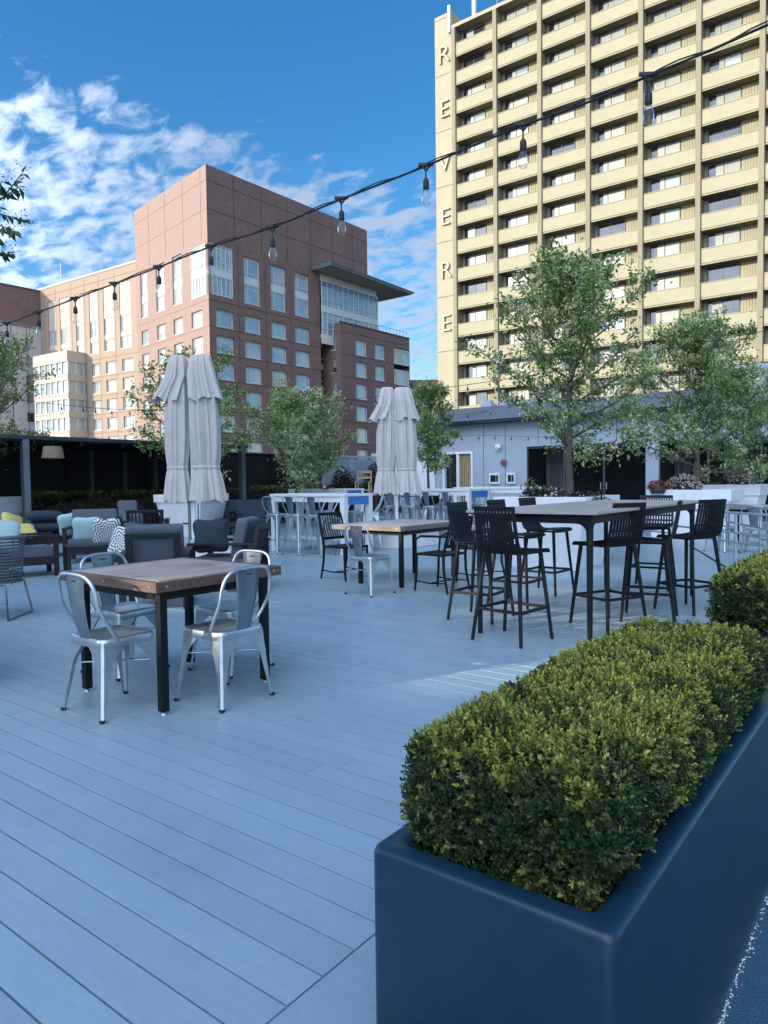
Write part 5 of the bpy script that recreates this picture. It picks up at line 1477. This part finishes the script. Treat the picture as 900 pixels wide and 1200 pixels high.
def rope_chair(label, loc, rz):
    T = thing('rope_chair', label, 'chair', loc, rz)
    m = MB()
    for k in range(15):
        z = .36 + .43*k/14; r = .29 + .05*k/14
        pts = [(r*math.sin(a)*1.05, -r*math.cos(a)-.02-.05*k/14, z + .015*math.cos(a)) for a in np.linspace(-1.9,1.9,25)]
        m.tube(pts, .0125, 6)
    m.build('woven_back', MT['rattan'], T)
    m = MB(); pts = [(.355*math.sin(a)*1.05, -.345*math.cos(a)-.07, .81) for a in np.linspace(-1.95,1.95,27)]
    m.tube(pts, .02, 8); 
    for a in (-1.9,-1.2,-.6,0,.6,1.2,1.9): m.tube([(.285*math.sin(a)*1.05,-.285*math.cos(a)-.02,.34),(.345*math.sin(a)*1.05,-.345*math.cos(a)-.07,.80)], .008, 6)
    m.build('back_frame', MT['rattan'], T)
    MB().cushion((0,.02,.40), .28, .28, .05, p=4).build('seat_cushion', MT['fab_navy'], T)
    for sx in (-1,1):
        m = MB(); m.tube([(sx*.25,.22,.34),(sx*.30,.28,.012),(sx*.30,-.28,.012),(sx*.25,-.20,.34)], .011, 8); m.build('leg', MT['steel'], T)
    m = MB(); m.tube([(-.275,-.24,.17),(.275,-.24,.17)], .009, 6); m.tube([(-.25,.22,.34),(.25,.22,.34)], .01, 6); m.tube([(-.25,-.2,.34),(.25,-.2,.34)], .01, 6); m.build('stretcher', MT['steel'], T)
    return T
p = at_depth(-14, 660, 7.15); rope_chair('grey woven rope chair cut by the left edge', (p.x,p.y,0), view_rz(-14, -25))

# pergola, slat screen, lattice and planting along the left side
def pergola():
    T = thing('lounge_pergola', 'dark flat roofed pergola along the left side over the lounge seats', 'pergola', (-16, 8, 0))
    L = lambda x, y: (x+16, y-8)
    x0, x1 = L(-18.2,0)[0], L(-15.75,0)[0]; y0, y1 = L(0,1)[1], L(0,14.2)[1]
    MB().box(x0,y0,2.34,x1,y1,2.43).build('roof', MT['dark_trim'], T, bevel=.01)
    m = MB()
    for k in range(12): m.box(x0,y0+.3+k*1.1,2.22,x1-.03,y0+.36+k*1.1,2.338)
    m.build('rafter', MT['black'], T)
    P = at_X(30, 560, -15.83)
    for y in (P.y, P.y-4.6, 14.0): MB().box(L(-15.9,0)[0],y-8-.07,0,L(-15.76,0)[0],y-8+.07,2.339).build('post', MT['steel'], T)
    for px in (107, 146, 182):
        q = at_X(px, 560, -17.9); MB().box(L(-17.96,0)[0],q.y-8-.05,0,L(-17.85,0)[0],q.y-8+.05,2.339).build('post', MT['dark_trim'], T)
pergola()
def slat_wall():
    T = thing('slat_fence', 'tall dark fence of horizontal slats behind the lounge area', 'fence', (-18.4, 10, 0))
    m = MB(); m.box(-.06,-10,.0,-.03,10.2,2.32,1)
    for k in range(21): m.box(-.02,-10,.06+k*.11,.01,10.2,.145+k*.11)
    m.build('slat_panel', [MT['slat'], MT['black']], T)
    for k in range(9): MB().box(.012,-9.95+k*2.5,0,.07,-9.87+k*2.5,2.36).build('post', MT['black'], T)
    MB().box(-.08,-10,2.33,.09,10.2,2.37).build('cap_rail', MT['fascia'], T)
slat_wall()
def lattice():
    T = thing('lattice_screen', 'blue grey diagonal lattice screen left of the further umbrella', 'fence', (-18.3, 21.9, 0))
    m = MB(); w = 3.2
    n = 34
    for k in range(n):
        o = -2.3 + k*.16
        for sgn in (1,-1):
            a = (o, 0.0); b = (o+2.2, 2.2)
            if sgn < 0: a = (o+2.2, 0.0); b = (o, 2.2)
            # clip to panel
            (xa,za),(xb,zb) = a, b
            def cl(xa,za,xb,zb):
                if xa > xb: xa,za,xb,zb = xb,zb,xa,za
                if xb < 0 or xa > w: return None
                if xa < 0: t=(0-xa)/(xb-xa); za += (zb-za)*t; xa = 0
                if xb > w: t=(w-xa)/(xb-xa); zb = za+(zb-za)*t; xb = w
                return xa,za,xb,zb
            r = cl(xa,za,xb,zb)
            if r and abs(r[2]-r[0]) > .05: m.bar((.01*sgn,r[0]-1.6,r[1]+.05),(.01*sgn,r[2]-1.6,r[3]+.05),.035,.012, up=(1,0,0))
    m.build('lattice', MT['lattice'], T)
    m = MB(); m.box(-.04,-1.7,0,.04,-1.6,2.36); m.box(-.04,1.6,0,.04,1.7,2.36); m.box(-.04,-.05,0,.045,.05,2.3); m.box(-.045,-1.6,2.28,.045,1.6,2.36); m.box(-.035,-1.6,0,.035,1.6,.06); m.build('frame', MT['lattice'], T)
    m = MB(); m.box(-.2,-1.7,0,-.15,1.75,2.2); m.build('backing_board', MT['low_wall'], T)
lattice()
e = thing('end_fence', 'pale blue grey board fence between the lattice screen and the low building', 'fence', (-17.5, 23.6, 0))
m = MB()
for k in range(14): m.box(-1.1+k*.17,-.02,0,-1.1+k*.17+.155,.02,2.5)
m.build('board', MT['low_wall'], e); m = MB(); m.box(-1.15,.021,.3,1.3,.06,.4); m.box(-1.15,.021,2.1,1.3,.06,2.2); m.build('rail', MT['low_wall'], e)
def big_hedge(label, lo, hi, n, seed):
    T = thing('hedge', label, 'hedge', (0,0,0), 0, 'dark hedges along the fence')
    box_hedge('foliage', lo, hi, T, n, 6, .055, seed, .55)
big_hedge('dark low hedge under the pergola posts, left of the nearer umbrella', (-17.6,8.6,0), (-16.9,15.2,1.05), 2600, 71)
big_hedge('dark low hedge behind the left white bar table, below the two round trees', (-17.5,15.6,0), (-16.8,22.4,1.12), 2600, 72)
def shrub(label, px, d, r, h, seed):
    q = at_depth(px, 570, d); T = thing('shrub', label, 'shrub', (q.x,q.y,0), 0, 'dark round shrubs by the lattice')
    MB().tube([(0,0,0),(0,0,h*.6)], .04, 6).build('stem', MT['bark'], T)
    bush_leaves(T, (0,0,h*.45), (r,r,h*.55), 1500, .09, seed, [(.012,.028,.012),(.02,.04,.016)])
shrub('dark round shrub in front of the lattice screen, left of the wooden chair', 403, 24.0, .5, 1.75, 81)
shrub('dark round shrub tucked between the wooden chair and the further umbrella', 440, 24.2, .45, 1.9, 82)
shrub('dark shrub at the foot of the slender tree by the sliding door', 505, 23.0, .35, .95, 83)
def wood_chair():
    q = at_depth(426, 570, 23.2); T = thing('wooden_bar_chair', 'light natural wood bar chair in front of the lattice screen', 'chair', (q.x,q.y,0), view_rz(426,170))
    for sx in (-1,1):
        MB().box(sx*.24,-.24,0,sx*.20,-.20,1.68).build('leg', MT['natural'], T); MB().box(sx*.24,.24,0,sx*.20,.20,1.3).build('leg', MT['natural'], T)
        MB().box(sx*.25,-.19,1.28,sx*.19,.26,1.32).build('armrest', MT['natural'], T)
    m = MB(); m.box(-.199,-.235,1.60,.199,-.205,1.68); m.box(-.199,-.235,1.42,.199,-.205,1.48); m.build('backrest', MT['natural'], T)
    MB().box(-.195,-.195,1.02,.195,.24,1.06).build('seat', MT['natural'], T)
wood_chair()
def hanging_lamp():
    q = at_depth(62, 530, 15.8); T = thing('pendant_lamp', 'pale fabric lamp shade hanging under the edge of the pergola', 'lamp', q)
    m = MB(); m.lathe([(.235,-.13),(.19,.13)], 28); 
    m2 = MB(); m2.loft([[(r*math.cos(2*PI*k/28), r*math.sin(2*PI*k/28), z) for k in range(28)] for r, z in ((.235,-.13),(.19,.13))], caps=False); m2.build('lamp_shade', MT['shade_cloth'], T)
    MB().tube([(0,0,-.02),(0,0,2.34-q.z)], .006, 6).build('cord', MT['cable'], T)
hanging_lamp()

# railing and table at the right edge
def railing():
    P = ground(862, 664); T = thing('metal_railing', 'pale metal pipe railing in front of the right hand plank table', 'railing', (P.x,P.y,0), math.atan2(.71,-.70))
    for x in (0, 1.75, 3.5, -1.3): MB().tube([(x,0,0),(x,0,.80)], .022, 10).build('post', MT['galv'], T)
    m = MB()
    for z in (.79,.50,.36): m.tube([(-1.32,0,z),(3.5,0,z)], .017 if z < .7 else .02, 8)
    m.build('rail', MT['galv'], T)
    P2 = ground(891, 658); T2 = thing('metal_railing', 'second pale metal railing just beyond the first, at the right edge', 'railing', (P2.x,P2.y,0), math.atan2(.9,-.45))
    for x in (0, 1.8): MB().tube([(x,0,0),(x,0,.84)], .022, 10).build('post', MT['galv'], T2)
    m = MB()
    for z in (.83,.52,.36): m.tube([(-.8,0,z),(1.8,0,z)], .017, 8)
    m.build('rail', MT['galv'], T2)
railing()
p = at_depth(884, 600, 13.2); wood_table('plank table at the right edge behind the metal railing', p.x-.55, p.x+.75, p.y-.1, p.y+1.0, [(p.x-.45,p.y),(p.x+.65,p.y),(p.x+.65,p.y+.9),(p.x-.45,p.y+.9)], name='wood_table', top_m='palewood', edge_m='palecut')
for px, d, phi, lab in ((846,12.6,-35,'galvanised chair left of the plank table behind the railing'),(886,12.3,-10,'galvanised chair in front of the plank table at the right edge'),):
    q = at_depth(px, 600, d); dup(c0, (q.x,q.y,0), view_rz(px, phi), lab)

# ------------------------------------------------------------------ festoon lights
def festoon(name, label, pts, bulbs, drop, size, r, group='outdoor string lights', second=True):
    T = thing(name, label, 'string lights', pts[0], 0, group)
    O = Vector(pts[0]); V = [Vector(p)-O for p in pts]
    m = MB(); m.tube(V, r, 6)
    if second:
        W_ = [v + Vector((0,0,.008+.008*math.sin(i*1.1))) for i, v in enumerate(V)]; m.tube(W_, r*.6, 5)
    m.build('cable', MT['cable'], T)
    for b in bulbs:
        p = Vector(b)-O; s = size
        h = MB(); h.tube([p+Vector((0,0,.004)), p-Vector((0,0,drop*.9))], r*.8, 5)
        if second:
            h.tube([p+Vector((-.028*s,-.02*s,.012)), p-Vector((0,0,drop*.35))], r*1.1, 5); h.tube([p+Vector((.028*s,.02*s,.012)), p-Vector((0,0,drop*.35))], r*1.1, 5)
            h.bar(p+Vector((-.035,-.025,.008)), p+Vector((.035,.025,.008)), .014, .016)
        z = -drop
        h.lathe([(.004,drop*.12),(.014*s,0),(.019*s,-.012*s),(.020*s,-.055*s),(.017*s,-.062*s)], 12, (p.x,p.y,p.z+z))
        so = h.build('socket', MT['cable'], T)
        g = MB(); g.lathe([(.013*s,-.06*s),(.016*s,-.072*s),(.026*s,-.095*s),(.0295*s,-.118*s),(.026*s,-.140*s),(.014*s,-.155*s),(.003*s,-.16*s)], 14, (p.x,p.y,p.z+z))
        bo = g.build('bulb', MT['bulb'], so)
        f = MB(); f.tube([(p.x-.007*s,p.y,p.z+z-.07*s),(p.x-.012*s,p.y,p.z+z-.12*s),(p.x,p.y,p.z+z-.085*s),(p.x+.012*s,p.y,p.z+z-.12*s),(p.x+.007*s,p.y,p.z+z-.07*s)], .0016*s, 4)
        f.build('filament', MT['filament'], bo) if False else None
    return T
bx = [8, 45, 88, 134, 186, 247, 319, 400, 499, 613, 760]
by = [383, 369, 353, 335.5, 316, 292.5, 270, 236, 198, 151, 91]
cable_px = [(-60,402),(8,379),(45,366),(88,350),(134,332.5),(186,313),(216,301),(247,289),(283,278),(319,266.5),(360,250),(400,233.5),(450,214),(499,194.5),(556,170),(613,147),(686,121),(760,89),(830,60),(900,29),(1010,-16),(1120,-62)]
def dep(px):
    # bulb index as a function of px from the fitted perspective, depth falls evenly along the cable
    i = (px - 8.22)/(34.72 + .0527*px)
    return 7.1*(1 - .0527*i)
C_ = [at_depth(x, y, dep(x)) for x, y in cable_px]
def smooth(V, k=4):
    out = []
    for i in range(len(V)-1):
        p0 = V[max(i-1,0)]; p1 = V[i]; p2 = V[i+1]; p3 = V[min(i+2,len(V)-1)]
        for j in range(k):
            t = j/k; out.append(.5*((2*p1)+(-p0+p2)*t+(2*p0-5*p1+4*p2-p3)*t*t+(-p0+3*p1-3*p2+p3)*t**3))
    out.append(V[-1]); return out
festoon('string_lights', 'nearest string of clear bulbs on a black cable across the sky', smooth(C_), [at_depth(x, dict(cable_px)[x], dep(x)) for x in bx], .075, .92, .0062)
def string_px(label, px, d0, d1, bulbs, size=1.0, r=.006):
    x0, x1 = px[0][0], px[-1][0]
    dd = lambda x: 1/((1/d0) + ((1/d1)-(1/d0))*(x-x0)/(x1-x0))
    V = smooth([at_depth(x, y, dd(x)) for x, y in px])
    def yy(x):
        for (a, b), (c, d_) in zip(px[:-1], px[1:]):
            if a <= x <= c: return b + (d_-b)*(x-a)/(c-a)
    festoon('string_lights', label, V, [at_depth(x, yy(x), dd(x)) for x in bulbs], .06, size, r, second=False)
string_px('thin string of bulbs crossing from the round trees to the tower front', [(290,484),(360,475),(440,464.5),(480,460),(560,449),(640,437),(760,414),(900,387)], 17.5, 11.5, [300,366,412,440,475,548,620,690,770,839], 1.0)
string_px('thin string of bulbs passing the brick buildings left of the nearer umbrella', [(-30,462),(60,473),(110,478),(160,480.5),(215,481),(290,484)], 15.0, 17.5, [72,98,112,131,152,176], .9)
string_px('row of bulbs hanging along the parapet of the low grey building', [(530,486),(548,484.5),(575,481),(605,478.5),(640,474.5),(700,468)], 26.4, 24.0, [548,575,605,636,668], 1.5, .008)
string_px('lower row of bulbs strung across the wall of the low grey building', [(520,513),(541,511.5),(562,510.5),(580,510.5),(599,511),(640,512),(700,508)], 26.2, 23.6, [541,561,580,599,619,662], 1.2, .007)
for lab, px, d, h in (('grey pole holding the nearest string of lights, outside the right edge', 1120, dep(1120), None), ('grey pole holding the nearest string of lights, outside the left edge', -60, dep(-60), None)):
    e_ = C_[-1] if px > 0 else C_[0]
    T = thing('light_pole', lab, 'pole', (e_.x, e_.y, 0)); MB().tube([(0,0,0),(0,0,e_.z+.08)], .03, 10).build('pole', MT['steel'], T); MB().box(-.12,-.12,0,.12,.12,.02).build('base_plate', MT['steel'], T)

# flakes of pale grit lying along the foot of the nearest planter
def grit():
    rr = random.Random(12); m = MB()
    for k in range(300):
        y = rr.uniform(1.55, 2.5); x = PL['x1'] + .003 + abs(rr.gauss(0, .007))
        s = rr.uniform(.001, .0034)
        if rr.random() < abs(y-1.9)*.9: continue
        a = rr.uniform(0, 6.28); c, d = math.cos(a)*s, math.sin(a)*s; z = .0005
        m.add([(x-c,y-d,z),(x+d,y-c,z),(x+c,y+d,z),(x-d,y+c,z),(x,y,z+s*.9)], [(0,1,4),(1,2,4),(2,3,4),(3,0,4)])
    tag(m.build('grit', MT['white']), 'pale grit scattered along the foot of the nearest navy planter', 'grit', kind='stuff')
grit()

# fallen petals and crumbs on the boards
def petals():
    rr = random.Random(21); m = MB()
    for k in range(110):
        x = rr.uniform(-9, -1.3); y = rr.uniform(.9, 9)
        s = rr.uniform(.002, .007); a = rr.uniform(0, 6.28); c, d = math.cos(a)*s, math.sin(a)*s; z = .0015
        m.add([(x-c,y-d,z),(x+d*.6,y-c*.6,z+s*.25),(x+c,y+d,z+s*.1),(x-d*.6,y+c*.6,z+s*.3)], [(0,1,2,3)], 0 if rr.random() < .6 else 1)
    tag(m.build('fallen_petals', [MT['white'], MT['natural']]), 'tiny pale petals and crumbs scattered over the deck boards', 'petals', kind='stuff')
petals()
# ------------------------------------------------------------------ light, sky, camera
SUN_AZ = Vector((-.435, -.90, 0)).normalized(); SUN_EL = math.radians(16)
SUN_STR, SKY_STR, EXPO = 2.0, .15, 1.55
w = bpy.data.worlds.new('World'); sc.world = w; w.use_nodes = True
nt = w.node_tree; L = nt.links; bg = nt.nodes['Background']
sky = nd(nt, 'ShaderNodeTexSky'); sky.sky_type = 'NISHITA'; sky.sun_disc = False
sky.sun_elevation = SUN_EL; sky.sun_rotation = math.atan2(SUN_AZ.x, SUN_AZ.y)
sky.air_density = 1.0; sky.dust_density = .35; sky.ozone_density = 3.0; sky.altitude = 20
# broken altocumulus over the lower left half of the sky
tc = nd(nt, 'ShaderNodeTexCoord')
def vm(op, a, b=None):
    n = nd(nt, 'ShaderNodeVectorMath'); n.operation = op
    for i, v in enumerate((a, b)):
        if v is None: continue
        if hasattr(v, 'is_output') or not isinstance(v, (tuple, Vector)): L.new(v, n.inputs[i])
        else: n.inputs[i].default_value = tuple(v)
    return n
def mth(op, a, b=None, c=None):
    n = nd(nt, 'ShaderNodeMath'); n.operation = op
    for i, v in enumerate((a, b, c)):
        if v is None: continue
        if isinstance(v, (int, float)): n.inputs[i].default_value = v
        else: L.new(v, n.inputs[i])
    return n.outputs[0]
dirn = vm('NORMALIZE', tc.outputs['Generated']).outputs[0]
sep = nd(nt, 'ShaderNodeSeparateXYZ'); L.new(dirn, sep.inputs[0])
den = mth('ADD', mth('MAXIMUM', sep.outputs[2], 0.0), .16)
cmb = nd(nt, 'ShaderNodeCombineXYZ'); L.new(mth('DIVIDE', sep.outputs[0], den), cmb.inputs[0]); L.new(mth('DIVIDE', sep.outputs[1], den), cmb.inputs[1])
n1 = nd(nt, 'ShaderNodeTexNoise'); n1.inputs['Scale'].default_value = 9.5; n1.inputs['Detail'].default_value = 9; n1.inputs['Roughness'].default_value = .57; n1.inputs['Distortion'].default_value = .35
mpn = nd(nt, 'ShaderNodeMapping'); mpn.inputs['Rotation'].default_value = (0,0,.5); mpn.inputs['Scale'].default_value = (1.0,1.6,1)
L.new(cmb.outputs[0], mpn.inputs['Vector']); L.new(mpn.outputs[0], n1.inputs['Vector'])
n2 = nd(nt, 'ShaderNodeTexNoise'); n2.inputs['Scale'].default_value = 1.3; n2.inputs['Detail'].default_value = 4
L.new(cmb.outputs[0], n2.inputs['Vector'])
# edge of the cloud bank: a great circle through two directions
e0 = ray(0, 62).normalized(); e1 = ray(520, 205).normalized(); pn = e0.cross(e1).normalized()
if pn.dot(ray(100, 300)) < 0: pn = -pn
edge = vm('DOT_PRODUCT', dirn, tuple(pn)).outputs['Value']
cov = mth('ADD', mth('MULTIPLY', edge, 3.4), mth('MULTIPLY', mth('SUBTRACT', n2.outputs['Fac'], .5), .55))
cov = mth('MINIMUM', cov, .20)
# unseen clouds added behind the camera to brighten the fill light
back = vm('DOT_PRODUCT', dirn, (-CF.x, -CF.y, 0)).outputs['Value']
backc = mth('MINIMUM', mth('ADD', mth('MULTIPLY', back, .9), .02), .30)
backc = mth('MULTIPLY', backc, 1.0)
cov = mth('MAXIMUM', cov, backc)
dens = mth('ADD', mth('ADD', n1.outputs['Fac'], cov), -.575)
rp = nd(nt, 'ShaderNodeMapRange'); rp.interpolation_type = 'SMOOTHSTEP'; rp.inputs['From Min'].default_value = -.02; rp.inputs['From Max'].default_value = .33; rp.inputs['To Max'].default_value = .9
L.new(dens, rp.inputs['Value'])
thick = nd(nt, 'ShaderNodeMapRange'); thick.inputs['From Min'].default_value = .05; thick.inputs['From Max'].default_value = .32
L.new(dens, thick.inputs['Value'])
ccol = nd(nt, 'ShaderNodeMixRGB'); ccol.inputs['Color1'].default_value = (1.8,1.95,2.25,1); ccol.inputs['Color2'].default_value = (1.1,1.32,1.72,1)
L.new(thick.outputs['Result'], ccol.inputs['Fac'])
# unseen clouds towards the sun made far brighter to lift the deck's fill
sunh = vm('DOT_PRODUCT', dirn, tuple(Vector((SUN_AZ.x, SUN_AZ.y, .35)).normalized())).outputs['Value']
glow = nd(nt, 'ShaderNodeMapRange'); glow.interpolation_type = 'SMOOTHSTEP'; glow.inputs['From Min'].default_value = -.15; glow.inputs['From Max'].default_value = .8; glow.inputs['To Min'].default_value = 1.0; glow.inputs['To Max'].default_value = 6.8
L.new(sunh, glow.inputs['Value'])
lit = vm('SCALE', ccol.outputs['Color']); L.new(glow.outputs['Result'], lit.inputs['Scale'])
hsv = nd(nt, 'ShaderNodeHueSaturation'); hsv.inputs['Saturation'].default_value = 1.28; hsv.inputs['Value'].default_value = .57
L.new(sky.outputs['Color'], hsv.inputs['Color'])
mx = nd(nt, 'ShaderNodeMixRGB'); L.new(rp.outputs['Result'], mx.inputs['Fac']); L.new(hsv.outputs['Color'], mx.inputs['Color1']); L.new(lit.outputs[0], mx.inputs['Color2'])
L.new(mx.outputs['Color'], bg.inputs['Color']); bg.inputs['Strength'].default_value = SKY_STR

sd = bpy.data.lights.new('sun', 'SUN'); sd.energy = SUN_STR; sd.angle = math.radians(.53); sd.color = (1.0, .90, .70)
so = bpy.data.objects.new('sun', sd); COL.objects.link(so)
sdir = Vector((SUN_AZ.x*math.cos(SUN_EL), SUN_AZ.y*math.cos(SUN_EL), math.sin(SUN_EL)))
so.rotation_euler = sdir.to_track_quat('Z', 'Y').to_euler(); so.location = (-40, -50, 60)

cd = bpy.data.cameras.new('camera'); cam = bpy.data.objects.new('camera', cd); COL.objects.link(cam)
cd.sensor_fit = 'VERTICAL'; cd.sensor_height = 36; cd.lens = F_PX/1200*36; cd.clip_start = .05; cd.clip_end = 3000
cam.matrix_world = Matrix(((CR.x,CU.x,-CF.x,0),(CR.y,CU.y,-CF.y,0),(CR.z,CU.z,-CF.z,EYE),(0,0,0,1)))
sc.camera = cam
sc.view_settings.view_transform = 'Standard'; sc.view_settings.look = 'None'; sc.view_settings.exposure = EXPO; sc.view_settings.gamma = 1
sc.render.engine = 'CYCLES'
sc.cycles.max_bounces = 8; sc.cycles.transparent_max_bounces = 12; sc.cycles.caustics_reflective = False; sc.cycles.caustics_refractive = False
sc.cycles.use_denoising = True
